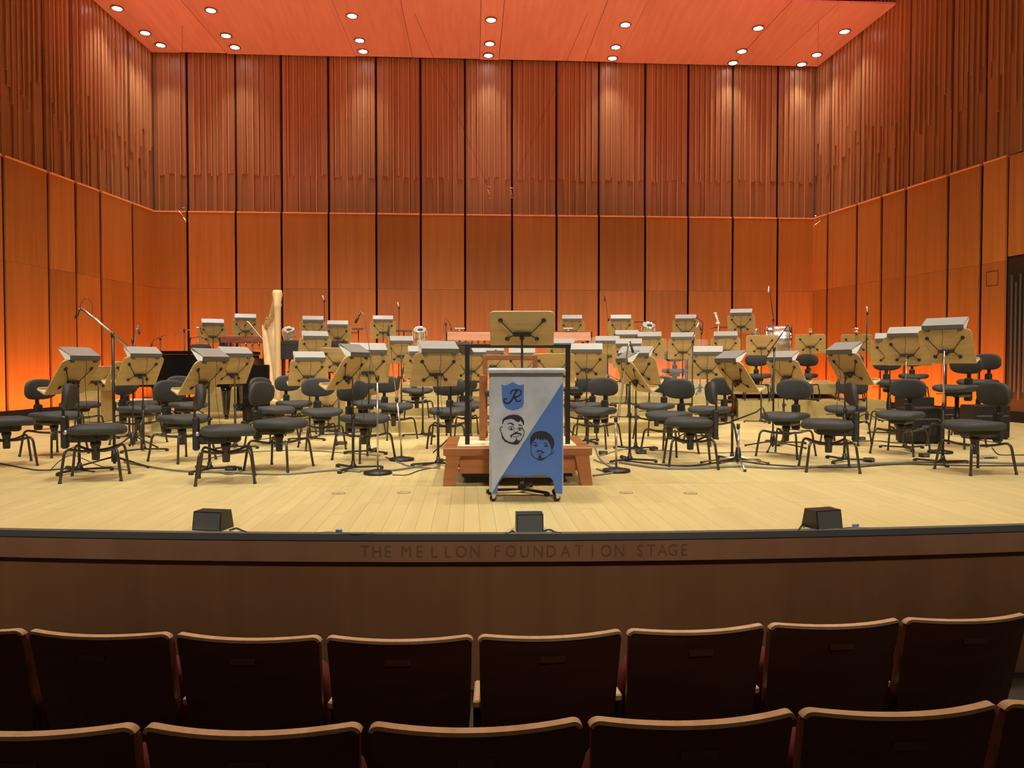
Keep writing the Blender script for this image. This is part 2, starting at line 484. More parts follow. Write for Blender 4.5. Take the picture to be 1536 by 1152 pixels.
# ---- stage floor
def FY(x): return 4.779 + 0.01755 * (x - 1.37) ** 2
NX = 40
xs = [CX - 10.6 + 21.2 * i / NX for i in range(NX + 1)]
fl = MB()
poly = [(x, max(6.78, FY(x) + .05)) for x in xs] + [(wall_x(1, BY), BY), (wall_x(-1, BY), BY)]
fl.prism(poly, -0.12, 0.0)
floor = add_obj('floor', fl, M['floor'], kind='structure'); floor['label'] = 'pale maple stage floor'
M['plank'] = wood('maple_plank', (0.57, 0.475, 0.235), (0.64, 0.54, 0.28), (10, 0.8, 10), 0.42, 0.04, 0.35)
pr = random.Random(11); PW = 0.105
x = CX - 7.0
while x < CX + 7.2:
    y0 = max(FY(x), FY(x + PW)) + 0.065; y1 = 6.775
    if y1 - y0 > .2:
        cut = y0 + (y1 - y0) * pr.uniform(.3, .7)
        for a, b in ((y0 - .03, cut - .0015), (cut + .0015, y1)):
            q = MB(); q.box((x + PW / 2, (a + b) / 2, -0.02), (PW - .0012, b - a, 0.04 + pr.uniform(-.0005, .0005)))
            add_obj('floor_plank', q, M['plank'], floor)
    x += PW
sub = MB(); sub.prism([(x, FY(x) + .03) for x in xs] + [(xs[-1], 6.9), (xs[0], 6.9)], -0.13, -0.03); add_obj('subfloor', sub, M['gap'], floor)
for px, py in ((507, 741), (605, 740), (940, 740), (1037, 741)):
    g = G(px, py, 0); q = MB(); q.lathe([(.001, .0), (.055, .0), (.055, .003), (.001, .003)], 16, (g.x, g.y, 0)); sk_ = add_obj('floor_socket', q, M['plank'], floor)
    q = MB(); q.lathe([(.051, .002), (.0556, .002), (.0556, .0034), (.051, .0034), (.051, .002)], 20, (g.x, g.y, 0)); q.box((g.x, g.y - .02, .0036), (.05, .012, .001)); add_obj('socket_ring', q, M['hooddark'], sk_)
# stage edge: metal nosing, wooden lip, recessed front
def strip(y0, y1, z0, z1):
    m = MB(); m.prism([(x, FY(x) + y0) for x in xs] + [(x, FY(x) + y1) for x in reversed(xs)], z0, z1); return m
nose = add_obj('trim_1', strip(-0.01, 0.045, -0.035, 0.006), M['hooddark'], kind='structure'); nose['label'] = 'dark metal nosing along the curved stage edge'
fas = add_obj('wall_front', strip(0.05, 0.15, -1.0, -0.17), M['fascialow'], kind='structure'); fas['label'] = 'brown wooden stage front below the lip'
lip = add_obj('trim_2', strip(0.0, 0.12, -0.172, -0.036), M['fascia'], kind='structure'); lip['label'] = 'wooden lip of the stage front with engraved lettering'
hf = MB(); hf.box((CX, 1.0, -1.05), (26, 9, 0.1)); 
hfo = add_obj('trim_3', hf, M['hallfloor'], kind='structure'); hfo['label'] = 'dark floor of the stalls'
# engraved lettering
def text_mesh(s, size):
    cu = bpy.data.curves.new('lettering', 'FONT'); cu.body = s; cu.size = size; cu.extrude = 0.0006
    cu.space_character = 1.0; cu.resolution_u = 3
    o = bpy.data.objects.new('lettering', cu); C.objects.link(o)
    bpy.context.view_layer.update()
    me = bpy.data.meshes.new_from_object(o.evaluated_get(bpy.context.evaluated_depsgraph_get()))
    bpy.data.objects.remove(o); me.name = 'lettering'; return me
def letters(word, px0, px1):
    n = len(word); pitch = (px1 - px0) / n
    for i, ch in enumerate(word):
        g = G(px0 + pitch * (i + .5), 823.0, -0.10); x0 = g.x
        me = text_mesh(ch, 0.108)
        cxm = sum(v.co.x for v in me.vertices) / len(me.vertices)
        ang = math.atan(2 * 0.01755 * (x0 - 1.37))
        me.transform(Matrix.Translation((x0, FY(x0) - 0.0008, -0.142)) @ Matrix.Rotation(ang, 4, 'Z') @ Matrix.Rotation(R(90), 4, 'X') @ Matrix.Scale(0.86, 4, (1, 0, 0)) @ Matrix.Translation((-cxm, 0, 0)))
        add_obj('engraved_letter', me, M['letter'], lip)
letters('THE', 540, 592); letters('MELLON', 600, 722); letters('FOUNDATION', 735, 938); letters('STAGE', 950, 1035)

# ---- risers behind the orchestra
def riser(pts, z0, z1, label):
    m = MB(); m.prism([tuple(W(px, D).xy) for px, D in pts], z0, z1 - 0.018)
    o = thing('riser', label, 'riser', (0, 0, 0), group=None)
    b = add_obj('riser_body', m, M['riser'], o)
    t = MB(); t.prism([tuple(W(px, D).xy) for px, D in pts], z1 - 0.018, z1); add_obj('riser_top', t, M['riser'], o)
    return o
riser([(548, 11.95), (700, 11.75), (900, 11.75), (1078, 11.95), (1060, 19.0), (580, 19.0)], 0, 0.17, 'lowest pale oak riser right behind the conductor podium')
riser([(552, 13.35), (700, 13.2), (900, 13.2), (1085, 13.35), (1066, 18.8), (584, 18.8)], 0.17, 0.31, 'second pale oak riser, above the lowest one')
riser([(556, 14.4), (700, 14.3), (900, 14.3), (1092, 14.4), (1072, 18.6), (590, 18.6)], 0.31, 0.46, 'third pale oak riser under the woodwind chairs')
riser([(1108, 14.3), (1330, 14.6), (1225, 19.0), (1100, 18.8)], 0, 0.37, 'pale oak riser on the right under the brass chairs')
riser([(600, 15.3), (1262, 15.35), (1240, 19.3), (610, 19.3)], 0.46, 0.66, 'topmost pale oak riser along the back wall')
riser([(300, 14.6), (548, 14.4), (575, 19.2), (330, 19.0)], 0, 0.60, 'pale oak riser at back left under the mallet instruments')
riser([(398, 12.3), (538, 12.2), (541, 14.3), (408, 14.4)], 0, 0.37, 'pale oak riser under the harp')

# ================================================================== DOWNLIGHTS
lights = [
 [(183, 19), (224, 55), (247, 73)], [(322, 22), (344, 59), (357, 76)], [(531, 30), (542, 66), (547, 82)],
 [(737, 36), (735, 71), (733, 88)], [(936, 43), (922, 76), (917, 92)], [(1133, 48), (1109, 82), (1096, 99)], [(1261, 53), (1220, 87), (1198, 101)]]
colw = ['far left', 'second from left', 'third from left', 'middle', 'third from right', 'second from right', 'far right']
roww = ['nearest of the three', 'middle one of the three', 'rearmost of the three']
ring_m = MB(); ring_m.lathe([(0.105, 0.02), (0.145, 0.02), (0.15, -0.004), (0.135, -0.014), (0.105, -0.004), (0.105, 0.02)], 24); ring_m = ring_m.mesh('ring')
lens_m = MB(); lens_m.lathe([(0.001, 0.0), (0.104, 0.0), (0.104, 0.01), (0.001, 0.01)], 20); lens_m = lens_m.mesh('lens')
for ci, col in enumerate(lights):
    for ri, (px, py) in enumerate(col):
        # intersect the sight line with the sloping ceiling
        lo, hi = 12.0, 24.0
        for _ in range(40):
            D = (lo + hi) / 2; w = W(px, D)
            if H(py, D) > cz(w.y): hi = D
            else: lo = D
        w = W(px, lo); w.z = cz(w.y) - 0.012
        t = thing('ceiling_light', 'round downlight in red ceiling, %s column, %s' % (colw[ci], roww[ri]), 'light', w, group='round ceiling downlights')
        add_obj('ring', ring_m, M['ringmetal'], t); add_obj('lens', lens_m, M['lensglow'], t)
        lamp('SPOT', (w.x, w.y, w.z - .03), 210, (1.0, 0.90, 0.78), target=(w.x, w.y - 1.2, 0), spot_size=R(88), spot_blend=1.0, shadow_soft_size=0.1)

# ================================================================== AUDIENCE SEATS
def seat_meshes(w, h=0.62):
    """back panel, edge, cushion, plate: local +Y looks at the stage, origin at the top centre of the back"""
    sag, lean = 0.055, math.tan(R(13))
    def outline(ww, hh, r, top=0.0, n=6):
        pts = []
        for k in range(n + 1):
            a = R(90 - 90 * k / n); pts.append((ww / 2 - r + r * math.cos(a), top - r + r * math.sin(a)))
        pts.append((ww / 2 * 0.97, top - hh * .5)); pts.append((ww / 2 * 0.86, top - hh))
        return pts
    def wrap(x, z, off):
        return (x, -sag * (1 - (2 * x / w) ** 2) + (-z) * lean + off, z)
    def slab(m, ww, hh, r, o0, o1, top):
        right = outline(ww, hh, r, top)
        cols = [-1, -.75, -.5, -.25, 0, .25, .5, .75, 1]
        for o in (o0, o1):
            pass
        rings = [[wrap(x * c, z, o) for o in (o0, o1) for c in (cols if o == o0 else cols[::-1])] for x, z in right]
        n = len(rings[0]); m.loft(rings, caps=False, smooth=False)
        b = len(m.v) - n * len(rings)
        k = len(cols)
        for base in (b, b + n * (len(rings) - 1)):
            for i in range(k - 1):
                m.f.append((base + i, base + i + 1, base + n - 2 - i, base + n - 1 - i)); m.sm.append(False)
        return m
    back = slab(MB(), w, h, 0.022, 0.0, 0.022, -0.006)
    # rounded edge band following the outline
    right = outline(w + .006, h * .42, 0.026, 0.0)[:6]
    path = []
    for c in [i / 12 for i in range(-12, 13)]:
        path.append((right[0][0] * c, 0.0))
    path = [(-x, z) for x, z in reversed(right)][:-1] + path + right[1:]
    path = [(-x, z) for x, z in [(right[i][0], right[i][1]) for i in range(len(right) - 1, 0, -1)]] + [(right[0][0] * i / 12, 0.0) for i in range(-12, 13)] + right[1:]
    edge = MB(); edge_side = MB()
    def band(m, pp, th):
        rings = []
        for i, (x, z) in enumerate(pp):
            a = pp[max(0, i - 1)]; b = pp[min(len(pp) - 1, i + 1)]
            tx, tz = b[0] - a[0], b[1] - a[1]; l = math.hypot(tx, tz) or 1; nx, nz = -tz / l, tx / l
            def P(d, o):
                q = wrap(x, z, o); return (q[0] - nx * d * -1, q[1], q[2] - nz * d * -1)
            rings.append([P(0.004, -0.003), P(0.004, 0.026), P(-th, 0.026), P(-th, -0.003)])
        m.loft(rings, smooth=False)
    band(edge, path, 0.007)
    cush = slab(MB(), w - .03, h - .06, 0.03, 0.024, 0.075, -0.03)
    plate = MB(); y0 = -sag + 0.075 * lean
    plate.prism(rrect(0.095, 0.022, 0.003, 2, 0, -0.082), y0 - 0.0035, y0 + .002, 'XZ')
    return back, edge, cush, plate
row1 = ([-195, 30, 253, 481, 713, 940, 1156, 1361, 1553], [943, 950, 955, 960, 959, 950, 941, 933, 925], 0.056)
row2 = ([-140, 200, 544, 881, 1205, 1512, 1815], [1098, 1097, 1096, 1088, 1074, 1062, 1046], 0.15)
seatlab = {1: ['cut off by the left edge of the photo', 'second visible from the left', 'third visible from the left', 'fourth visible from the left', 'below the painted cart',
               'fourth from the right end', 'third from the right end', 'at the right end, cut off by the frame'],
           2: ['cut off at the bottom left corner', 'second from the left in the nearest row', 'in the middle below the painted cart', 'third from the right corner',
               'second from the right corner', 'cut off at the bottom right corner']}
for rn, (gx, gy, z) in ((1, row1), (2, row2)):
    P = [G(a, b, z) for a, b in zip(gx, gy)]
    for i in range(len(P) - 1):
        a, b = P[i], P[i + 1]; mid = (a + b) / 2; w = (b - a).length - 0.03
        ang = math.atan2(b.y - a.y, b.x - a.x)
        lab = 'dark walnut theatre seat, %s row, %s' % ('front' if rn == 1 else 'nearest', seatlab[rn][i])
        t = thing('auditorium_seat', lab, 'seat', (mid.x, mid.y, z), ang, 'theatre seats, front row' if rn == 1 else 'theatre seats, nearest row')
        bk, ed, cu, pl = seat_meshes(w)
        add_obj('seat_back', bk, M['seatwood'], t); add_obj('top_edge', ed, M['seatedge'], t, label='wooden edge, pale with painted-in stage light')
        c = add_obj('back_cushion', cu, M['redcloth'], t); add_obj('number_plate', pl, M['plate'], t)
        fz = -1.0 if rn == 1 else -0.88
        sc_ = MB(); sc_.pad((0, 0.34, -0.42), (w - .06, 0.16, 0.40), 0.4, 0.3)
        add_obj('seat_cushion', sc_, M['redcloth'], t)
        ar = MB(); ar.box((w / 2 + .015, 0.20, -0.30), (0.028, 0.20, 0.03), 0.006)
        add_obj('armrest', ar, M['seatedge'], t)
        sp = MB(); sp.box((w / 2 + .015, 0.22, (fz - z - .315) / 2), (0.03, 0.14, abs(fz - z + .315)), 0.004)
        add_obj('support', sp, M['blackmetal'], t)
stp = MB(); stp.box((CX, 0.9, -0.97), (26, 2.6, 0.14)); so = add_obj('trim_4', stp, M['hallfloor'], kind='structure'); so['label'] = 'raised step under the nearest seat row'

# ================================================================== ORCHESTRA CHAIRS
def chair_protos():
    P = {}
    seat = MB()
    def warp(x, y, z):
        return (x, y, z - 0.018 * max(0, (y - .12) / .12) ** 2 * (1 if y > .12 else 0) + 0.010 * (2 * abs(x) / .47) ** 2 - 0.006)
    seat.pad((0, 0, 0), (0.50, 0.485, 0.092), 0.66, 0.24, 32, 10, warp); P['seat'] = seat.mesh('seat')
    mech = MB(); mech.box((0, -0.02, 0), (0.20, 0.30, 0.075), 0.02); mech.box((0, -0.10, -.005), (0.13, 0.26, 0.09), 0.02)
    P['mechanism'] = mech.mesh('mechanism')
    lev = MB(); lev.tube([(0.06, 0.02, 0), (0.20, 0.03, -.01), (0.25, 0.035, -.015)], [.005, .005, .008], 6); P['lever'] = lev.mesh('lever')
    back = MB()
    def bw(x, y, z):
        return (x, y, z + 0.030 * (x / .2) ** 2)
    back.pad((0, 0, 0), (0.43, 0.245, 0.062), 0.74, 0.25, 32, 8, bw)
    me = back.mesh('backrest'); me.transform(Matrix.Rotation(R(90), 4, 'X') @ Matrix.Identity(4)); me.transform(Matrix.Rotation(R(180), 4, 'Z'))
    # z of the pad now points to +Y: the curved wings come forward
    P['backrest'] = me
    shell = MB(); shell.pad((0, 0, 0), (0.38, 0.215, 0.03), 0.72, 0.38, 28, 6, bw)
    me = shell.mesh('back_shell'); me.transform(Matrix.Rotation(R(90), 4, 'X')); me.transform(Matrix.Rotation(R(180), 4, 'Z')); P['back_shell'] = me
    post = MB(); post.box((0, -0.250, -0.02), (0.095, 0.06, 0.30), 0.014); post.box((0, -0.262, 0.16), (0.05, 0.018, 0.32), 0.005)
    post.box((0, -0.252, 0.27), (0.10, 0.02, 0.10), 0.006); post.box((0, -0.16, -0.085), (0.09, 0.16, 0.05), 0.01)
    P['back_post'] = post.mesh('back_post')
    knob = MB(); knob.lathe([(0.001, 0.0), (0.02, 0.0), (0.02, 0.022), (0.001, 0.022)], 10, (0.038, -0.235, -0.02), 'X'); P['knob'] = knob.mesh('knob')
    can = MB(); can.lathe([(0.001, -.095), (0.030, -.095), (0.034, -.09), (0.038, 0.03), (0.046, 0.045), (0.046, 0.075), (0.026, 0.085), (0.026, 0.10), (0.001, 0.10)], 14); P['gas_cylinder'] = can.mesh('gas_cylinder')
    leg = MB()
    pts = smooth_path([(0.03, 0.03, 0.262), (0.10, 0.10, 0.270), (0.17, 0.17, 0.292), (0.195, 0.195, 0.292), (0.213, 0.213, 0.262), (0.222, 0.222, 0.2), (0.245, 0.245, 0.012)], 4)
    leg.tube(pts, 0.0128, 8); P['leg'] = leg.mesh('leg')
    ft = MB(); ft.lathe([(0.001, 0), (0.016, 0), (0.015, 0.02), (0.001, 0.02)], 8, (0.2455, 0.2455, 0)); P['glide'] = ft.mesh('glide')
    br = MB(); br.tube([(-0.195, 0.197, 0.293), (0.195, 0.197, 0.293)], 0.005, 6); P['brace'] = br.mesh('brace')
    return P
CP = chair_protos()
def chair(px, D, face, label, z0=0.0, sh=0.51, tall=False, group='black orchestra chairs', off=None):
    w = W(px, D, z0); face = face - math.degrees(math.atan((px - 768) / F)) - YAW
    t = thing('orchestra_chair' if not tall else 'high_stool', label, 'chair' if not tall else 'stool', w, R(180 + face), group)
    def put(n, mat, loc, par=t, rz=0, name=None):
        o = add_obj(name or n, CP[n], mat, par); o.location = loc; o.rotation_euler.z = rz; return o
    put('seat', M['pad'], (0, 0.02, sh - 0.046))
    m = put('mechanism', M['plastic'], (0, 0.0, sh - 0.115)); put('lever', M['blackmetal'], (0, 0, 0), m)
    b = put('back_post', M['plastic'], (0, 0, sh - 0.05)); put('knob', M['steel'], (0, 0, 0), b)
    br = put('backrest', M['pad'], (0, -0.225, sh + 0.255)); br.rotation_euler.x = R(-6)
    bs = put('back_shell', M['plastic'], (0, -0.022, 0), br)
    if tall:
        col = MB(); col.lathe([(0.001, 0.2), (0.034, 0.2), (0.034, sh - .3), (0.026, sh - .3), (0.026, sh - .13), (0.001, sh - .13)], 12)
        add_obj('column', col, M['blackmetal'], t)
        rg = MB(); rg.tube([(0.2 * math.cos(a * math.pi / 8), 0.2 * math.sin(a * math.pi / 8), 0.33) for a in range(17)], 0.009, 6); add_obj('foot_ring', rg, M['steel'], t)
    put('gas_cylinder', M['plastic'], (0, 0, 0.27 if sh < .7 else 0.25))
    if sh >= .45 and not tall:
        cm = MB(); cm.lathe([(0.001, 0.36), (0.021, 0.36), (0.021, sh - .13), (0.001, sh - .13)], 10); add_obj('column', cm, M['steel'], t)
    for k in range(4):
        l = put('leg', M['tube'], (0, 0, 0), t, R(90 * k)); put('glide', M['plastic'], (0, 0, 0), l)
    put('brace', M['tube'], (0, 0, 0)); put('brace', M['tube'], (0, 0, 0), t, R(180))
    return t

CH = [
 # px, D, face (0 = towards the hall, 90 = to the right), label, z0
 (8, 8.1, 95, 'black chair cut off by the left edge of the photo'),
 (142, 7.15, 80, 'black chair nearest the front at far left, side-on, beside the big boom stand'),
 (80, 9.0, 40, 'black chair behind the far left music stand, its wide back against the orange wall'),
 (118, 11.4, 35, 'small black chair half hidden beside the wooden box at far left'),
 (207, 10.3, 50, 'black chair below the second music stand from the left'),
 (338, 7.0, 88, 'black chair standing alone nearest the stage front, left of the podium, seen exactly side-on'),
 (272, 8.5, 38, 'black chair behind the side-on front left chair, wide oval back towards us'),
 (280, 11.3, 30, 'black chair in front of the grand piano, mostly hidden by a nearer chair back'),
 (205, 11.6, 40, 'black chair in the back row at the left end of the piano'),
 (418, 7.85, 58, 'black chair with a wide oval back, just left of the low plank stand, front row'),
 (408, 10.15, 50, 'black chair directly behind the wide oval backed front row chair'),
 (440, 11.7, 25, 'black chair at the foot of the harp'),
 (482, 9.7, 12, 'black chair square to us right of the harp'),
 (545, 8.55, 38, 'black chair left of the two round based microphone stands'),
 (590, 11.0, 30, 'black chair behind the thin slanting silver microphone boom'),
 (625, 12.5, 10, 'small black chair on the lowest riser left of the podium', .17),
 (672, 9.9, -5, 'black chair in front of the left podium leg, under the widest music stand'),
 (700, 11.3, 15, 'black chair seen through the podium rail, left post'),
 (706, 13.9, 0, 'small black chair on the second riser behind the podium rail', .31),
 (895, 9.9, -25, 'black chair just right of the podium, nearer of an overlapping pair'),
 (880, 11.2, -20, 'black chair just right of the podium, rear one of an overlapping pair'),
 (985, 11.0, -25, 'black chair behind the tilted stand, right of the slanting microphone pole'),
 (1005, 9.1, -32, 'black chair with a square-set back, left of the chair with the grey inner back'),
 (1036, 8.0, -82, 'black side-on chair right of the podium, nearest the front there'),
 (1066, 10.2, -45, 'black chair behind the side-on chair, pointed back under the tilted stand'),
 (1180, 8.9, -25, 'black chair with a broad upright back in the right front group'),
 (1244, 7.75, -80, 'black side-on chair with thin edge-on back, right front'),
 (1270, 10.3, -20, 'black chair hidden behind the edge-on backed chair at right'),
 (1352, 9.15, -22, 'black chair in front of the black equipment case'),
 (1464, 7.6, -50, 'black chair nearest the front at far right'),
]
for r in CH: chair(*r)
for r in [
 (1012, 14.97, 0, 'small black chair behind the clear acrylic screens', 0.46),
 (1136, 14.7, 5, 'small black chair on the right riser with a yellow bag behind', 0.37, .51),
 (1206, 14.9, -15, 'small black chair on the right riser below the first round stand lamp', 0.37),
 (1276, 14.95, -5, 'black chair at the right end of the oak riser, behind a tilted music stand', 0.37),
 (1370, 14.2, 5, 'black chair at the back right against the orange wall', 0.37),
 (865, 13.0, -5, 'black chair on the lowest riser, just right of the podium rail', 0.17),
 (760, 13.7, 0, 'black chair mostly hidden behind the podium rail centre', 0.31),
 (548, 11.9, 15, 'black chair on the floor edge left of the risers, mostly hidden', 0.0)]:
    chair(r[0], r[1], r[2], r[3], r[4])
chair(1334, 12.3, 10, 'high black stool with tall column, left of the three high stools', 0, .82, True, 'high bass stools')
chair(1436, 9.9, -30, 'high black stool nearest us, right of the silver pole', 0, .80, True, 'high bass stools')
chair(1468, 11.4, -30, 'high black stool rearmost at far right', 0, .84, True, 'high bass stools')

# ================================================================== MUSIC STANDS
DW_, DH_ = 0.535, 0.39
def desk_protos():
    P = {}
    d = MB(); d.prism(rrect(DW_, DH_, 0.045, 5, 0, 0, top_only=True), 0.0, 0.011, 'XZ'); P['desk'] = d.mesh('desk')
    l = MB(); l.box((0, 0.05, -DH_ / 2 + .006), (DW_ - .03, 0.082, 0.011)); l.box((0, 0.092, -DH_ / 2 + .014), (DW_ + .006, 0.010, 0.028), .003)
    for s in (-1, 1): l.box((s * (DW_ / 2 - .002), 0.05, -DH_ / 2 + .010), (0.010, 0.088, 0.020), .003)
    P['ledge'] = l.mesh('ledge')
    b = MB(); b.box((0, -0.022, -0.045), (0.155, 0.035, 0.028), 0.006); b.box((0, -0.03, -0.06), (0.04, 0.04, 0.05), 0.006)
    P['bracket'] = b.mesh('bracket')
    for s in (-1, 1):
        for X, Z in ((0.178, 0.100), (0.125, -0.115)):
            a = MB()
            a.tube([(s * 0.07, -0.02, -0.042 if Z > 0 else -0.052), (s * X, -0.010, Z)], 0.0045, 6)
            a.lathe([(0.001, 0), (0.020, 0), (0.020, 0.008), (0.001, 0.010)], 12, (s * X, -0.0095, Z), 'Y')
            P['arm%d%d' % (s, Z > 0)] = a.mesh('bracket_arm')
    # strip lamp: sloping hood, dark rear face, pale end caps
    w = 0.42; pr = [(-0.03, 0.05), (0.10, 0.125), (0.118, 0.115), (0.112, 0.108), (0.10, 0.115), (-0.022, 0.044)]
    h = MB(); h.prism([(y, z) for y, z in pr], -w / 2, w / 2, 'YZ'); P['lamp_hood'] = h.mesh('lamp_hood')
    r = MB(); r.box((0, -0.028, 0.027), (w - .004, 0.008, 0.046)); r.box((0, 0.002, 0.004), (w - .02, 0.055, 0.008))
    for s in (-1, 1): r.box((s * w * .38, -.012, -0.008), (0.035, 0.03, 0.03), .004)
    P['lamp_back'] = r.mesh('lamp_back')
    e = MB()
    for s in (-1, 1): e.prism([(-0.022, 0.006), (0.03, 0.006), (0.112, 0.108), (-0.022, 0.046)], s * w / 2 - .004 * s, s * (w / 2) + .0005 * s, 'YZ')
    P['lamp_end'] = e.mesh('lamp_end')
    c = MB(); c.tube(smooth_path([(0.0, -0.03, 0.0), (0.008, -0.034, -0.08), (-0.004, -0.03, -0.16), (0.012, -0.028, -0.24), (0.0, -0.05, -0.36), (0.01, -0.10, -0.62)], 4), 0.0028, 5); P['lamp_cable'] = c.mesh('lamp_cable')
    # round clip lamp
    g = MB(); g.lathe([(0.001, 0.10), (0.075, 0.10), (0.075, 0.115), (0.001, 0.115)], 18); g.lathe([(0.001, 0.035), (0.02, 0.035), (0.075, 0.065), (0.06, 0.08), (0.001, 0.085)], 18)
    g.box((0, 0, 0.01), (0.03, 0.03, 0.05)); P['clip_lamp'] = g.mesh('clip_lamp')
    # foot frame: three low bars with rubber blocks
    f = MB(); f.box((0.14, 0, 0.028), (0.29, 0.030, 0.020), .004); P['foot'] = f.mesh('foot')
    k = MB(); k.box((0.285, 0, 0.016), (0.034, 0.040, 0.032), .005); P['foot_block'] = k.mesh('foot_block')
    hub = MB(); hub.lathe([(0.001, 0.02), (0.035, 0.02), (0.035, 0.045), (0.022, 0.06), (0.022, 0.09), (0.001, 0.09)], 12); P['hub'] = hub.mesh('hub')
    return P
DP = desk_protos()
def stand(px, D, yaw, yc, label, tilt=26, lampk='hood', z0=0.0, silver=False, foot=0, scale=1.0, group='wooden music stands'):
    """yaw: turn of the musician's side from straight upstage, positive to the left; yc: pixel row of the desk centre"""
    zc = H(yc, D) - z0; yaw = yaw - math.degrees(math.atan((px - 768) / F)) - YAW
    t = thing('music_stand', label, 'music stand', W(px, D, z0), R(yaw), group)
    def put(n, mat, par, loc=(0, 0, 0), lab=None):
        o = add_obj(n, DP[n], mat, par, lab); o.location = loc; return o
    put('hub', M['blackmetal'], t)
    for k in range(3):
        f = put('foot', M['blackmetal'], t); f.rotation_euler.z = R(foot + 120 * k + 180); put('foot_block', M['plastic'], f)
    zt = zc - 0.055
    mid = min(0.62, zt * .6)
    p = MB(); p.lathe([(0.001, 0.03), (0.0145, 0.03), (0.0145, mid), (0.001, mid)], 10); add_obj('pole', p, M['blackmetal'], t)
    p = MB(); p.lathe([(0.001, mid - .01), (0.009, mid - .01), (0.009, zt + .01), (0.001, zt + .01)], 8); add_obj('inner_pole', p, M['steel'] if silver else M['blackmetal'], t)
    p = MB(); p.lathe([(0.001, mid - .03), (0.020, mid - .03), (0.020, mid + .012), (0.001, mid + .012)], 10); p.tube([(0.015, 0, mid - .01), (0.045, 0, mid - .01)], 0.007, 6); add_obj('pole_collar', p, M['plastic'], t)
    d = put('desk', M['desk'], t, (0, 0.045, zc)); d.rotation_euler.x = R(tilt)
    if scale != 1: d.scale = (scale,) * 3
    put('ledge', M['deskedge'], d, (0, 0, 0), 'paler wooden ledge')
    put('bracket', M['blackmetal'], d); [add_obj('bracket_arm', DP['arm%d%d' % (s_, u_)], M['blackmetal'], d) for s_ in (-1, 1) for u_ in (0, 1)]
    if lampk == 'hood':
        for n, mt in (('lamp_hood', 'hood'), ('lamp_back', 'hooddark'), ('lamp_end', 'white'), ('lamp_cable', 'cable')):
            o = put(n, M[mt], t)
            top = Matrix.Translation((0, 0.045, zc)) @ Matrix.Rotation(R(tilt), 4, 'X') @ Matrix.Translation((0, 0, DH_ / 2))
            o.location = top.to_translation(); o.rotation_euler.x = R(4)
    elif lampk == 'round':
        o = put('clip_lamp', M['chrome'], t)
        o.location = (Matrix.Translation((0, 0.045, zc)) @ Matrix.Rotation(R(tilt), 4, 'X') @ Matrix.Translation((0, 0, DH_ / 2))).to_translation()
    return t
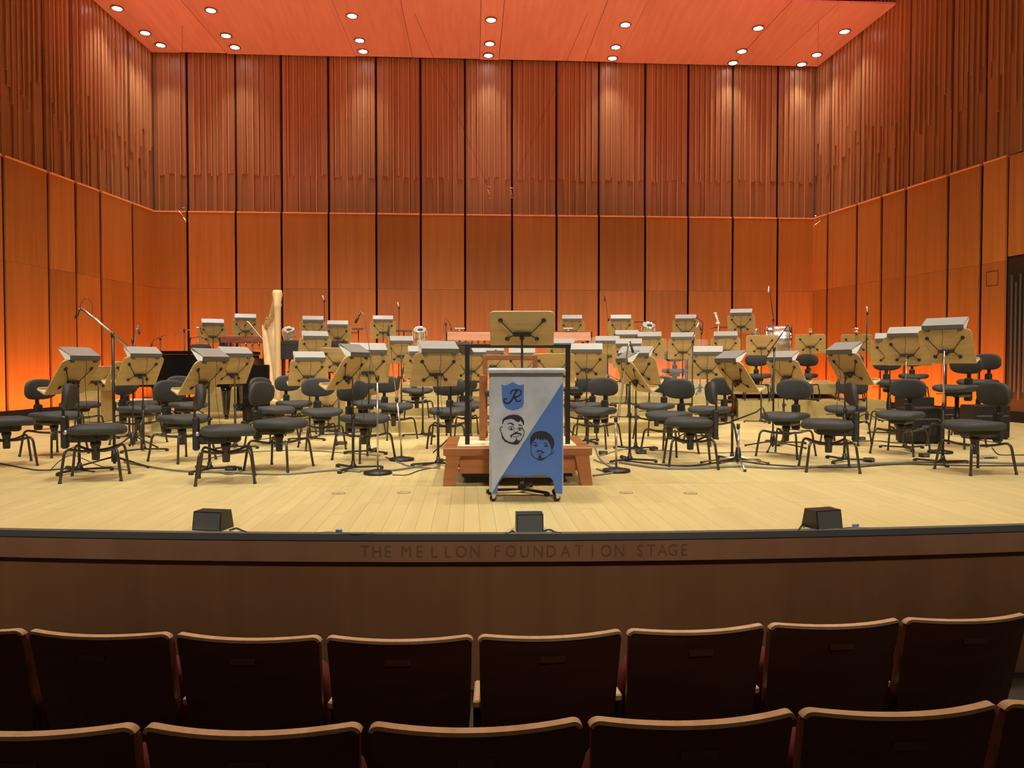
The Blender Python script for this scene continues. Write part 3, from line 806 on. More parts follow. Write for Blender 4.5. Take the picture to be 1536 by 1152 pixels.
ST_ = [
 # px, D, yaw, yc, label, kwargs
 (117, 7.6, 52, 566, 'wooden music stand at far left, tilted and turned right, grey strip lamp on top', dict(tilt=32)),
 (147, 11.0, 30, 568, 'wooden music stand half hidden behind the far left one', dict(lampk=None)),
 (214, 9.4, 34, 557, 'wooden music stand second from left in front of the piano tail', dict(tilt=30)),
 (193, 11.1, 35, 560, 'wooden music stand behind the second one from left, only its slanted edge showing', dict(lampk=None, tilt=34)),
 (313, 7.66, 54, 567, 'wooden music stand large in the left foreground with its ledge pointing left', dict(tilt=33)),
 (352, 9.7, 35, 556, 'wooden music stand overlapped by the large left foreground one', dict(tilt=30)),
 (320, 15.6, 5, 501, 'small wooden music stand at the back above the piano', dict(z0=.60)),
 (369, 16.0, 0, 493, 'small wooden music stand at the back, highest one left of the harp', dict(z0=.60)),
 (470, 16.0, 0, 496, 'small wooden music stand at the back just right of the harp, below the tall microphone', dict(z0=.60)),
 (473, 12.9, 10, 524, 'wooden music stand right of the harp, upper of two in front of each other', dict(z0=.37)),
 (464, 10.8, 12, 560, 'wooden music stand right of the harp, lower and nearer of two', dict()),
 (507, 15.95, -3, 503, 'small wooden music stand behind the brown mallet bars', dict(z0=.60, foot=40)),
 (529, 7.75, 63, 560, 'wooden music stand turned nearly edge-on left of the microphone stands', dict(tilt=33)),
 (553, 9.2, 12, 553, 'wooden music stand with grey lamp behind the nearly edge-on one', dict()),
 (508, 11.4, 5, 540, 'wooden music stand without visible lamp, peeking out behind the edge-on one', dict(lampk=None)),
 (575, 16.3, 0, 495, 'small wooden music stand at the back left of a tall thin microphone', dict(z0=.60)),
 (602, 13.6, 0, 530, 'wooden music stand square to us in the second row left of the podium', dict(z0=.31)),
 (634, 11.35, 5, 550, 'wooden music stand with bright white lamp left of the widest one', dict()),
 (657, 8.1, 22, 555, 'widest wooden music stand just left of the podium rail', dict(lampk='hood')),
 (706, 10.8, 8, 552, 'wooden music stand seen behind the left post of the podium rail', dict()),
 (738, 13.6, 0, 545, 'wooden music stand framed by the red wooden chair frame, left one', dict(z0=.31)),
 (783, 12.4, 0, 550, 'wooden music stand framed by the red wooden chair frame, right one', dict(z0=.17)),
 (830, 9.6, -3, 552, 'wooden music stand behind the right corner of the podium rail, without lamp', dict(lampk=None)),
 (880, 10.4, -2, 549, 'wooden music stand with wide white lamp just right of the podium rail', dict()),
 (843, 13.4, 0, 534, 'wooden music stand mostly hidden, white lamp showing above the right podium rail', dict(z0=.31)),
 (858, 16.4, 0, 494, 'small wooden music stand at the back above the right end of the long wooden bar', dict(z0=.66)),
 (931, 16.2, 0, 494, 'small wooden music stand at the back left of the black cymbal stand', dict(z0=.66)),
 (911, 13.6, 0, 530, 'wooden music stand behind the left acrylic screen', dict(z0=.31)),
 (943, 12.6, -4, 536, 'wooden music stand with a double layer of white lamps, right of centre', dict(z0=.17)),
 (940, 14.2, 0, 520, 'wooden music stand, rear of the two stacked white lamps', dict(z0=.31)),
 (974, 14.0, 0, 523, 'wooden music stand just left of the acrylic screens in the wind rows', dict(z0=.31)),
 (954, 9.5, -26, 556, 'wooden music stand turned left, right of the slanting microphone pole', dict(tilt=30)),
 (945, 8.4, -72, 566, 'wooden music stand nearly edge-on with pale ledge, right of the podium', dict(tilt=35)),
 (1028, 16.0, 0, 494, 'small wooden music stand at the back above the acrylic screens', dict(z0=.66)),
 (1024, 13.9, 0, 524, 'wooden music stand behind the right acrylic screen', dict(z0=.31)),
 (1061, 11.1, 0, 551, 'wooden music stand square to us, wide grey lamp, right of the black microphone pole', dict()),
 (1099, 8.4, -58, 566, 'wooden music stand strongly tilted left of the chrome tripod', dict(tilt=35)),
 (1088, 14.2, 0, 522, 'wooden music stand with a white lamp below the white gooseneck lamp', dict(z0=.37)),
 (1111, 15.6, -4, 486, 'small wooden music stand, highest one right of centre', dict(z0=.66)),
 (1142, 13.9, 0, 518, 'wooden music stand without hood lamp in front of the silver drum', dict(lampk=None)),
 (1176, 10.2, -42, 560, 'wooden music stand tilted left, behind the broad backed chair at right', dict(tilt=32)),
 (1215, 14.4, 0, 516, 'wooden music stand with a small round lamp, left of a pair', dict(lampk='round', z0=.37)),
 (1284, 14.4, 0, 516, 'wooden music stand with a small round lamp, right of a pair', dict(lampk='round', z0=.37)),
 (1268, 8.4, -52, 554, 'wooden music stand large and tilted left above the edge-on chair back at right', dict(tilt=32)),
 (1335, 11.6, 0, 530, 'wooden music stand hidden behind its neighbour at right, only its left side showing', dict()),
 (1359, 9.6, -13, 527, 'wooden music stand second from right with bright lamp and silver pole', dict(silver=True)),
 (1416, 8.2, -22, 520, 'wooden music stand at far right, tallest in the foreground, silver pole', dict(silver=True, tilt=24)),
 (492, 11.9, 3, 604, 'low wooden music stand folded down right of the harp foot', dict(lampk=None, tilt=12)),
]
for r in ST_: stand(*r[:5], **r[5])
stand(783, 6.4, 0, 493, 'wide reclined wooden music stand rising directly behind the painted cart', tilt=47, lampk=None, foot=15)

# ================================================================== PODIUM, RAIL, WOODEN CHAIR
w = W(777, 6.72); PZ = 0.335
pod = thing('podium', 'reddish wood conductor podium with splayed legs and cream carpet top', 'podium', w, R(-1.0))
b = MB(); b.box((0, 0.54, PZ - 0.035), (1.30, 1.10, 0.068), 0.006); add_obj('platform_top', b, M['podium'], pod)
b = MB(); b.box((0, 0.56, PZ + 0.002), (1.06, 0.86, 0.008)); add_obj('carpet_inlay', b, M['carpet'], pod, 'cream carpet inlay')
for sx in (-1, 1):
    for y0 in (0.0, 0.98):
        l = MB(); l.prism([(sx * .50, PZ - .07), (sx * .625, PZ - .07), (sx * .655, 0), (sx * .555, 0)], y0, y0 + .09, 'XZ'); add_obj('leg', l, M['podium'], pod)
for y0 in (0.07, 1.0):
    b = MB(); b.box((0, y0, 0.185), (1.02, 0.03, 0.165), .003); add_obj('skirt', b, M['podium'], pod)
b = MB(); b.box((0, 0.54, 0.155), (0.98, 0.86, 0.18)); add_obj('underframe', b, M['black'], pod)
w = W(776.5, 6.95, PZ + .006)
rail = thing('safety_rail', 'black square metal safety rail standing on the podium', 'railing', w, R(-1.0))
rh = H(517, 6.95) - PZ
for s in (-1, 1):
    b = MB(); b.box((s * .452, 0, rh / 2), (0.042, 0.042, rh), .004); add_obj('post', b, M['blackmetal'], rail)
b = MB(); b.box((0, 0, rh - .018), (0.95, 0.045, 0.036), .004); add_obj('top_bar', b, M['blackmetal'], rail)
w = W(766, 7.45, PZ + .006)
wc = thing('wooden_high_chair', 'tall open red-brown wooden chair frame on the podium behind the rail', 'chair', w, 0)
for s in (-1, 1):
    b = MB(); b.box((s * .245, 0.10, .405), (0.045, 0.045, .81), .005); add_obj('back_post', b, M['podium'], wc)
    b = MB(); b.box((s * .275, -.12, .31), (0.06, 0.05, .62), .005); add_obj('front_leg', b, M['podium'], wc)
b = MB(); b.box((0, 0.10, .785), (0.49, 0.035, 0.05), .005); add_obj('top_rail', b, M['podium'], wc)
b = MB(); b.box((0, -.01, .44), (0.52, 0.28, 0.05), .01); add_obj('seat', b, M['pad'], wc)
b = MB(); b.box((0, -.12, .16), (0.50, 0.03, 0.04)); b.box((0, .10, .2), (0.45, 0.03, 0.04)); add_obj('stretcher', b, M['podium'], wc)
for s in (-.14, .12):
    b = MB(); b.box((s, 0.10, .835), (0.02, 0.02, 0.055)); add_obj('finial', b, M['podium'], wc)

# ================================================================== PAINTED CART
CD = 5.95; S = 0.00513
cw = W(789.6, CD)
cart = thing('painted_cart', 'grey and blue painted rolling cart with two caricature faces and a letter R', 'cart', cw, R(-3.0))
def q1(p): return ((700 + p[0] / 4.8 - 789.6) * S, (755 - (530 + p[1] / 4.8)) * S)
def q4(p): return ((740 + p[0] / 10.97 - 789.6) * S, (755 - (610 + p[1] / 10.97)) * S)
arch = [(640, 1018), (635, 960), (618, 918), (590, 893), (530, 880), (430, 895), (300, 880), (250, 895), (230, 930), (220, 1022)]
b = MB(); b.prism([q1(p) for p in [(170, 165), (694, 165), (690, 1025)] + arch + [(178, 1025)]], 0.0, 0.014, 'XZ'); fp = add_obj('front_panel', b, M['greypaint'], cart, 'blotchy silver-grey painted panel')
b = MB(); b.prism([q1(p) for p in [(693, 215), (690, 1024)] + arch + [(180, 1022)]], -0.0012, 0.002, 'XZ'); add_obj('blue_field', b, M['bluepaint'], fp, 'blue diagonal half')
b = MB(); b.prism([q1(p) for p in [(250, 228), (268, 238), (290, 236), (332, 212), (375, 236), (395, 236), (412, 225), (411, 370), (400, 395), (375, 408), (335, 420), (290, 407), (268, 385), (256, 350)]], -0.0012, 0.002, 'XZ'); add_obj('shield', b, M['bluepaint'], fp, 'blue shield emblem')
def stroke(m, pts, wd, conv, y=-0.0026, k=4):
    P = [Vector((p[0], 0, p[1])) for p in [conv(p) for p in pts]]
    if k > 1 and len(P) > 2: P = smooth_path(P, k)
    n = len(P)
    for i in range(n - 1):
        a, c = P[i], P[i + 1]; d = (c - a)
        if d.length < 1e-6: continue
        d.normalize(); nn = Vector((-d.z, 0, d.x))
        f = lambda j: (wd if not isinstance(wd, tuple) else wd[0] + (wd[1] - wd[0]) * j / (n - 1)) * S / 2
        vs = [a + nn * f(i), c + nn * f(i + 1) + d * f(i + 1) * .3, c - nn * f(i + 1) + d * f(i + 1) * .3, a - nn * f(i)]
        m.add([(v.x, y, v.z) for v in vs], [(0, 1, 2, 3)])
def blob(m, pts, conv, y=-0.0024):
    m.add([(conv(p)[0], y, conv(p)[1]) for p in pts], [tuple(range(len(pts)))])
def dot(m, c, r, conv): blob(m, [(c[0] + r * math.cos(a * .785), c[1] + r * math.sin(a * .785)) for a in range(8)], conv, -.0028)
m = MB()
stroke(m, [(362, 272), (345, 300), (330, 335), (308, 362), (284, 366), (268, 352), (274, 334), (290, 336)], (3.0, 1.8), q1)
stroke(m, [(322, 300), (318, 285), (335, 272), (370, 270), (391, 278), (388, 300), (366, 318), (340, 322)], 2.0, q1)
stroke(m, [(342, 320), (354, 338), (362, 352), (378, 352), (392, 342)], (2.6, 1.6), q1)
add_obj('letter_r', m, M['ink'], fp, 'dark script letter R')
m = MB()
blob(m, [(145, 300), (150, 230), (190, 190), (250, 160), (330, 145), (410, 155), (470, 190), (505, 250), (508, 320), (492, 322), (478, 280), (448, 238), (425, 270), (372, 258), (340, 225), (290, 215), (230, 225), (180, 245), (160, 300)], q4)
blob(m, [(128, 450), (140, 530), (190, 595), (270, 628), (360, 645), (410, 635), (448, 590), (455, 568), (420, 578), (392, 565), (378, 525), (366, 565), (340, 598), (300, 606), (240, 588), (190, 550), (158, 500), (145, 450)], q4)
stroke(m, [(152, 342), (118, 360), (108, 400), (132, 450)], 1.3, q4)
stroke(m, [(130, 380), (138, 410)], .8, q4, k=1)
stroke(m, [(470, 350), (486, 390), (508, 425), (492, 500), (450, 575)], 1.2, q4)
stroke(m, [(230, 302), (280, 287), (336, 315)], (1.0, 2.4), q4); stroke(m, [(415, 322), (445, 318), (475, 340)], (2.2, 1.2), q4)
for e in ([(243, 372), (270, 350), (310, 342), (342, 362), (330, 398), (280, 400), (250, 385)], [(392, 392), (415, 368), (445, 362), (468, 380), (455, 402), (415, 408)]): stroke(m, e, .8, q4)
dot(m, (296, 378), 18, q4); dot(m, (434, 386), 16, q4)
stroke(m, [(342, 428), (360, 440), (385, 436), (402, 420)], 1.1, q4)
blob(m, [(285, 525), (278, 488), (330, 455), (385, 443), (440, 448), (468, 470), (458, 505), (440, 474), (385, 466), (335, 480), (308, 500), (302, 528)], q4)
stroke(m, [(322, 505), (380, 515), (432, 488)], .9, q4)
add_obj('left_portrait', m, M['ink'], fp, 'black line caricature of a man with quiff, moustache and chin beard')
m = MB()
blob(m, [(603, 600), (610, 520), (650, 465), (710, 425), (790, 413), (880, 433), (950, 480), (995, 550), (1007, 640), (988, 700), (960, 735), (945, 690), (935, 640), (910, 600), (885, 558), (862, 575), (840, 540), (812, 588), (797, 545), (772, 582), (750, 530), (732, 572), (705, 530), (672, 580), (640, 620), (632, 660), (612, 645)], q4)
stroke(m, [(630, 640), (622, 720), (632, 810), (700, 868), (745, 895)], 1.2, q4)
stroke(m, [(958, 735), (950, 795), (880, 845), (820, 890)], 1.2, q4)
stroke(m, [(985, 735), (992, 760), (975, 795), (958, 800)], 1.0, q4)
blob(m, [(695, 862), (742, 880), (750, 820), (788, 820), (792, 872), (862, 848), (842, 880), (800, 908), (750, 905)], q4)
blob(m, [(652, 602), (692, 596), (738, 632), (685, 618)], q4); blob(m, [(812, 636), (860, 610), (918, 610), (862, 628)], q4)
stroke(m, [(660, 658), (695, 642), (732, 662), (700, 672), (662, 660)], .8, q4); stroke(m, [(838, 665), (868, 648), (905, 664), (868, 678), (838, 666)], .8, q4)
dot(m, (698, 657), 11, q4); dot(m, (868, 663), 11, q4)
stroke(m, [(728, 722), (745, 738), (785, 740), (806, 724)], .9, q4)
stroke(m, [(698, 765), (765, 748), (842, 778)], (1.4, 1.8), q4); stroke(m, [(722, 792), (780, 802), (822, 790)], .8, q4)
add_obj('right_portrait', m, M['ink'], fp, 'black line caricature of a man with a fringe and goatee')
xl, xr, zt = q1((150, 0))[0], q1((712, 0))[0], q1((0, 150))[1]
for sx, x in ((-1, q1((168, 0))[0]), (1, q1((692, 0))[0])):
    b = MB(); b.prism([(0.014, .075), (0.06, .075), (0.075, .16), (0.27, .16), (0.285, .075), (0.33, .075), (0.33, zt - .01), (0.014, zt - .01)], x - .006, x + .006, 'YZ'); add_obj('side_panel', b, M['greypaint'], cart)
b = MB(); b.box((q1((430, 0))[0], 0.168, zt - .012), (q1((690, 0))[0] - q1((165, 0))[0] + .012, 0.35, 0.024)); add_obj('dark_band', b, M['fader'], cart)
b = MB(); b.box(((xl + xr) / 2, 0.165, zt + .020), (xr - xl, 0.38, 0.038), .012); add_obj('lid', b, M['greypaint'], cart, 'pale dented metal lid')
b = MB(); b.box((q1((430, 0))[0], 0.33, .56), (.55, .012, .84)); add_obj('back_panel', b, M['greypaint'], cart)
for (cx_, y) in ((196, 0.02), (660, 0.02), (170, 0.32), (664, 0.32)):
    x = q1((cx_, 0))[0]
    c = MB(); c.box((x, y, .062), (0.035, 0.035, 0.02)); c.prism([(x - .016, .06), (x + .016, .06), (x + .008 , .025), (x - .012, .025)], y - .014, y - .010, 'XZ'); c.prism([(x - .016, .06), (x + .016, .06), (x + .008, .025), (x - .012, .025)], y + .010, y + .014, 'XZ')
    cc = add_obj('caster', c, M['steel'], cart)
    wh = MB(); wh.lathe([(0.010, -.011), (0.024, -.011), (0.0262, -.006), (0.0262, .006), (0.024, .011), (0.010, .011), (0.010, -.011)], 16, (x - .008, y, 0.0262), 'Y'); wh.lathe([(0.001, -.012), (0.010, -.012), (0.010, .012), (0.001, .012)], 8, (x - .008, y, 0.0262), 'Y')
    add_obj('wheel', wh, M['blackmetal'], cc)

# ================================================================== GRAND PIANO
riser([(226, 12.05), (394, 12.05), (399, 14.2), (238, 14.2)], 0, 0.17, 'low pale oak riser under the grand piano')
pz = 0.17
pn = thing('grand_piano', 'black lacquered grand piano with closed lid at back left', 'piano', W(297, 12.95, pz), R(-8))
out = [(-.95, -.72), (.95, -.72), (.95, .72), (.55, .72), (.25, .66), (-.05, .42), (-.3, .20), (-.6, .12), (-.85, -.02), (-.97, -.28), (-.99, -.55)]
out = [(x * .86, y * .8) for x, y in out]
def sc_out(k, dx=0): return [(x * k + dx, y * k) for x, y in out]
b = MB(); b.prism(sc_out(1), .58, 1.04); add_obj('case', b, M['piano'], pn)
b = MB(); b.prism(sc_out(1.02), 1.045, 1.10); b.prism([(x, y) for x, y in sc_out(.96)], .52, .60); add_obj('lid', b, M['piano'], pn)
b = MB(); b.box((.90, 0, .70), (.22, 1.14, .10), .01); b.box((.86, 0, .86), (.08, 1.14, .25), .01); add_obj('keyboard_block', b, M['piano'], pn)
b = MB(); b.box((.94, 0, .755), (.12, 1.0, .012)); add_obj('keys', b, M['white'], pn)
for x, y in ((.7, -.46), (.7, .46), (-.62, -.18)):
    l = MB(); l.lathe([(.001, .07), (.045, .07), (.05, .15), (.075, .45), (.09, .53), (.001, .53)], 12, (x, y, 0)); l.lathe([(.001, 0), (.03, 0), (.03, .07), (.001, .07)], 10, (x, y, 0)); add_obj('leg', l, M['piano'], pn)
b = MB(); b.box((.74, 0, .33), (.05, .22, .40)); b.box((.76, 0, .14), (.14, .28, .05)); add_obj('pedal_lyre', b, M['piano'], pn)
bag = MB()
bag.pad((0, 0, .06), (.34, .22, .13), .7, .5, 20, 6)
tag(add_obj('bag', bag, M['cloth']), 'soft black bag lying on the piano lid', 'bag').location = W(301, 12.9, 1.27)
pb = thing('black_panel', 'black upright panel between the piano and the harp', 'panel', W(384, 11.7, 0), R(-8))
b = MB(); b.box((0, 0, .62), (.42, .05, .86), .01); add_obj('panel_face', b, M['piano'], pb)
for s in (-1, 1):
    b = MB(); b.box((s * .16, 0, .1), (.04, .3, .2), .005); add_obj('foot', b, M['piano'], pb)

# ================================================================== HARP
hp = thing('harp', 'pale maple concert harp standing behind the left chairs', 'harp', W(417, 12.75, .37), R(119))
b = MB(); b.lathe([(.001, .06), (.05, .06), (.042, .14), (.046, 1.0), (.050, 1.45), (.058, 1.62), (.072, 1.66), (.06, 1.70), (.085, 1.84), (.07, 1.90), (.001, 1.905)], 14); add_obj('column', b, M['maple'], hp)
b = MB()
nk = smooth_path([(0.02, 0, 1.78), (.14, 0, 1.72), (.28, 0, 1.56), (.42, 0, 1.44), (.58, 0, 1.42), (.72, 0, 1.36)], 4)
rings = [[(p.x, -.035, p.z - .05), (p.x, .035, p.z - .05), (p.x, .035, p.z + .06), (p.x, -.035, p.z + .06)] for p in nk]
b.loft(rings, smooth=False); nko = add_obj('neck', b, M['maple'], hp)
b = MB()
rings = []
for t in [i / 8 for i in range(9)]:
    x, z, ww = .16 + .60 * t, .10 + 1.26 * t, .15 - .09 * t
    d = .17 - .10 * t
    rings.append([(x - .01, -ww, z), (x - .01, ww, z), (x + d * .6, ww * .8, z - d * .4), (x + d, 0, z - d * .6), (x + d * .6, -ww * .8, z - d * .4)])
b.loft(rings); add_obj('soundbox', b, M['maple'], hp)
b = MB(); b.box((.16, 0, .06), (.42, .40, .10), .03); add_obj('base', b, M['maple'], hp)
for x in (0, .3):
    for y in (-.15, .15):
        f = MB(); f.lathe([(.001, 0), (.03, 0), (.025, .03), (.001, .03)], 8, (x, y, 0)); add_obj('foot', f, M['maple'], hp)
sg = MB(); pinm = MB()
for k in range(30):
    t = k / 29; x = .06 + .60 * t
    i = min(len(nk) - 1, int(t * (len(nk) - 1))); zt_ = nk[i].z - .04
    zb = .12 + 1.26 * max(0, (x - .15) / .60) + .01
    if zt_ - zb < .03: continue
    sg.tube([(x, -.042, zt_), (x, 0, zb)], .0022, 4)
    pinm.tube([(nk[i].x + .006 * (k % 2), -.075, zt_ + .06), (nk[i].x + .006 * (k % 2), .06, zt_ + .06)], .006, 5)
add_obj('strings', sg, M['string'], hp, kind='stuff'); add_obj('tuning_pins', pinm, M['brass'], nko, kind='stuff')

# ================================================================== MALLET INSTRUMENTS, TRAYS
def mallet(name, label, px, D, z0, wdt, ztop, depth, barmat, railmat, cat, skirt=False, rail_h=.12, yaw=0):
    t = thing(name, label, cat, W(px, D, z0), R(yaw)); h = ztop - z0
    b = MB(); b.box((0, -depth / 2, h - rail_h / 2), (wdt, .03, rail_h), .006); add_obj('front_rail', b, railmat, t)
    b = MB(); b.box((0, depth / 2, h - rail_h / 2), (wdt * .9, .03, rail_h), .006); add_obj('rear_rail', b, railmat, t)
    nb = max(12, int(wdt / .065)); sw = wdt * .94 / nb
    for k in range(nb):
        x = -wdt * .47 + sw * (k + .5); L = depth * .5 * (1 - .35 * k / nb)
        q = MB(); q.box((x, -depth * .2, h + .012), (sw * .84, L, .02), .003); add_obj('bar', q, barmat, t)
    for s in (-1, 1):
        q = MB(); q.box((s * (wdt / 2 + .015), 0, h - .08), (.03, depth, .18), .008); q.box((s * (wdt / 2 - .05), -depth * .4, h / 2 + .02), (.04, .04, h - .1)); q.box((s * (wdt / 2 - .05), depth * .4, h / 2 + .02), (.04, .04, h - .1)); q.box((s * (wdt / 2 - .05), 0, .10), (.05, depth * .95, .05))
        e = add_obj('end_frame', q, M['blackmetal'], t)
        for y in (-.4, .4):
            c = MB(); c.lathe([(.001, -.012), (.035, -.012), (.035, .012), (.001, .012)], 10, (s * (wdt / 2 - .05), y * depth, .035), 'X'); add_obj('wheel', c, M['plastic'], e)
    q = MB(); q.tube([(-wdt / 2 + .05, 0, .30), (wdt / 2 - .05, 0, .30)], .014, 6); q.tube([(-wdt / 2 + .05, 0, .12), (0, 0, .55), (wdt / 2 - .05, 0, .12)], .010, 6); add_obj('cross_brace', q, M['blackmetal'], t)
    if skirt:
        q = MB(); n = 24
        q.loft([[(-wdt / 2 + wdt * i / n, -depth / 2 - .02 + .012 * math.sin(i * 2.1), zz) for i in range(n + 1)] for zz in (h - rail_h, h - .36)], closed=False, caps=False)
        add_obj('cloth_skirt', q, M['cloth'], t)
    else:
        for k in range(0, nb, 2):
            x = -wdt * .47 + sw * (k + .5)
            q = MB(); q.lathe([(.001, h - .42 + .25 * k / nb), (.022, h - .42 + .25 * k / nb), (.022, h - .04), (.001, h - .04)], 8, (x, -depth * .15, 0)); add_obj('resonator', q, M['brass'] if railmat is M['rail'] else M['steel'], t)
    return t
mallet('marimba', 'long marimba with a pinkish wooden front rail on the top riser, centre back', 777, 15.75, .66, 2.85, H(499, 15.6), .8, M['rosewood'], M['rail'], 'marimba', rail_h=.17)
mallet('xylophone', 'dark red xylophone at the back above the piano', 371, 15.2, .60, .86, H(507, 15.2), .5, M['rosewood'], M['rosewood'], 'xylophone', rail_h=.10)
mallet('marimba', 'marimba with a black cloth skirt at the back right of the harp', 472, 15.4, .60, 1.18, H(512, 15.4), .6, M['rosewood'], M['black'], 'marimba', skirt=True, rail_h=.08)
def tray(px, D, z0, ytop, wdt, dep, mt, label, tilt=0, yaw=0, cat='tray stand', th=.02):
    z = H(ytop, D); t = thing('tray_stand', label, cat, W(px, D, z0), R(yaw)); h = z - z0
    b = MB(); b.box((0, 0, 0), (wdt, dep, th), .006); b.box((0, -dep / 2, .015), (wdt, .01, .03)); o = add_obj('tray', b, mt, t); o.location = (0, 0, h); o.rotation_euler.x = R(tilt)
    b = MB(); b.lathe([(.001, .03), (.011, .03), (.011, h), (.001, h)], 8); add_obj('pole', b, M['blackmetal'], t)
    for k in range(3):
        f = MB(); f.tube([(0, 0, .22), (.12, 0, .12), (.27, 0, .012)], .009, 6); l = add_obj('leg', f, M['blackmetal'], t); l.rotation_euler.z = R(120 * k + 30)
    return t
tray(517, 17.2, .60, 499, .62, .4, M['rosewood'], 'narrow dark red percussion tray on a stand at back left', 6)
tray(538, 16.2, .60, 493, .22, .3, M['fader'], 'small grey tray beside the thin slanting boom at the back', 8)
tray(606, 17.0, .60, 497, .36, .3, M['fader'], 'small grey tray left of the round drum at back centre', 0)
tray(676, 9.0, 0, 524, .50, .40, M['blackmetal'], 'flat black music stand desk seen from below, beside the left rail post', -14, -8)
tray(1078, 16.6, .66, 492, .28, .3, M['rosewood'], 'small dark red tray on a stand below the white gooseneck lamp', 0)
tray(848, 10.5, .0, 586, .42, .3, M['blackmetal'], 'low black tray on a stand right of the podium, under the chairs', 0)

# ================================================================== DRUMS
def drum(px, D, z0, yc, r, ln, label, tilt=20, yaw=0, mt='sparkle', hole=True, name='drum'):
    z = H(yc, D); t = thing(name, label, 'drum', W(px, D, z0), R(yaw)); h = z - z0
    b = MB(); b.lathe([(r * .98, -ln / 2), (r, -ln / 2 + .004), (r, ln / 2 - .004), (r * .98, ln / 2)], 28); s = add_obj('shell', b, M[mt], t)
    s.location = (0, 0, h); s.rotation_euler.x = R(tilt)
    for zz in (-1, 1):
        b = MB(); b.lathe([(r * .96, zz * (ln / 2) - .012), (r * 1.04, zz * (ln / 2) - .012), (r * 1.04, zz * ln / 2 + .012), (r * .96, zz * ln / 2 + .012), (r * .96, zz * (ln / 2) - .012)], 28); add_obj('hoop', b, M['chrome'], s)
        b = MB(); b.lathe([(.001, 0), (r * .96, 0), (r * .96, .004), (.001, .004)], 28, (0, 0, zz * ln / 2)); add_obj('head', b, M['skin'], s)
    b = MB()
    for k in range(8):
        a = k * math.pi / 4; b.box((r * 1.03 * math.cos(a), r * 1.03 * math.sin(a), 0), (.018, .018, ln * .8), .003)
    add_obj('lugs', b, M['chrome'], s)
    if hole:
        b = MB(); b.lathe([(.001, 0), (r * .42, 0), (r * .42, .004), (.001, .004)], 16, (r * .1, -r * .1, ln / 2 + .003)); add_obj('damper_patch', b, M['black'], s)
    b = MB(); b.lathe([(.001, .1), (.013, .1), (.013, h - ln / 2), (.001, h - ln / 2)], 8)
    b.tube([(0, 0, h - ln / 2 - .08), (r * .8, 0, h - ln / 2)], .008, 6); b.tube([(0, 0, h - ln / 2 - .08), (-r * .8, 0, h - ln / 2)], .008, 6); add_obj('stand_pole', b, M['chrome'], t)
    for k in range(3):
        f = MB(); f.tube([(0, 0, .25), (.24, 0, .012)], .009, 6); l = add_obj('leg', f, M['chrome'], t); l.rotation_euler.z = R(120 * k + 30)
    return t
drum(434, 16.0, .60, 500, .13, .17, 'small silver drum on a stand at the back just right of the harp', 30)
drum(630, 16.2, .66, 500, .14, .17, 'small silver drum on a stand at the back left of the long marimba', 30)
drum(972, 16.4, .66, 493, .14, .16, 'small silver drum on a stand at the back beside the cymbal', 30)
# large horizontal drum at right
z = H(509, 15.6); bd = thing('bass_drum', 'large silver sparkle drum lying on its side on the right riser', 'drum', W(1168, 15.8, .66), R(-24)); h = z - .66; r, ln = .28, .46
b = MB(); b.lathe([(r * .98, -ln / 2), (r, -ln / 2 + .004), (r, ln / 2 - .004), (r * .98, ln / 2)], 36, (0, 0, h), 'X'); s = add_obj('shell', b, M['sparkle'], bd)
for k in (-1, 1):
    b = MB(); b.lathe([(r * .96, -.02), (r * 1.05, -.02), (r * 1.05, .02), (r * .96, .02), (r * .96, -.02)], 36, (k * ln / 2, 0, h), 'X'); add_obj('hoop', b, M['chrome'], bd)
    b = MB(); b.lathe([(.001, -.003), (r * .96, -.003), (r * .96, .003), (.001, .003)], 36, (k * ln / 2, 0, h), 'X'); add_obj('head', b, M['skin'], bd)
    for a in range(10):
        an = a * math.pi / 5; q = MB(); q.box((k * (ln / 2 - .05), r * 1.05 * math.cos(an), h + r * 1.05 * math.sin(an)), (.12, .02, .02), .004); add_obj('lug', q, M['chrome'], bd)
for k in (-1, 1):
    b = MB(); b.tube([(k * .16, -.25, 0.01), (k * .16, 0, h - r), (k * .16, .25, 0.01)], .012, 6); add_obj('stand_leg', b, M['chrome'], bd)
drum(1132, 15.9, .66, 500, .11, .17, 'small chrome drum just left of the large silver drum', 8, hole=False)
# cymbal stand
cy = thing('cymbal_stand', 'thin dark cymbal on a tall black stand at back right of centre', 'cymbal', W(965, 16.8, .66)); h = H(482, 16.8) - .66
b = MB(); b.lathe([(.001, .014), (.02, .012), (.03, .002), (.28, -.014), (.28, -.017), (.03, -.002), (.001, .008)], 24, (0, 0, h)); add_obj('cymbal', b, M['fader'], cy)
b = MB(); b.lathe([(.001, .1), (.01, .1), (.010, h), (.001, h + .04)], 8); add_obj('pole', b, M['blackmetal'], cy)
for k in range(3):
    f = MB(); f.tube([(0, 0, .3), (.25, 0, .01)], .008, 6); l = add_obj('leg', f, M['blackmetal'], cy); l.rotation_euler.z = R(120 * k)
yb = thing('yellow_case', 'bright yellow case standing behind a chair on the right riser', 'case', W(1130, 15.5, .66)); hh = H(529, 15.5) - .66
b = MB(); b.box((0, 0, hh / 2), (.22, .16, hh), .02); add_obj('case_body', b, M['yellow'], yb); b = MB(); b.tube([(-.05, 0, hh), (-.04, 0, hh + .03), (.04, 0, hh + .03), (.05, 0, hh)], .006, 6); add_obj('handle', b, M['black'], yb)

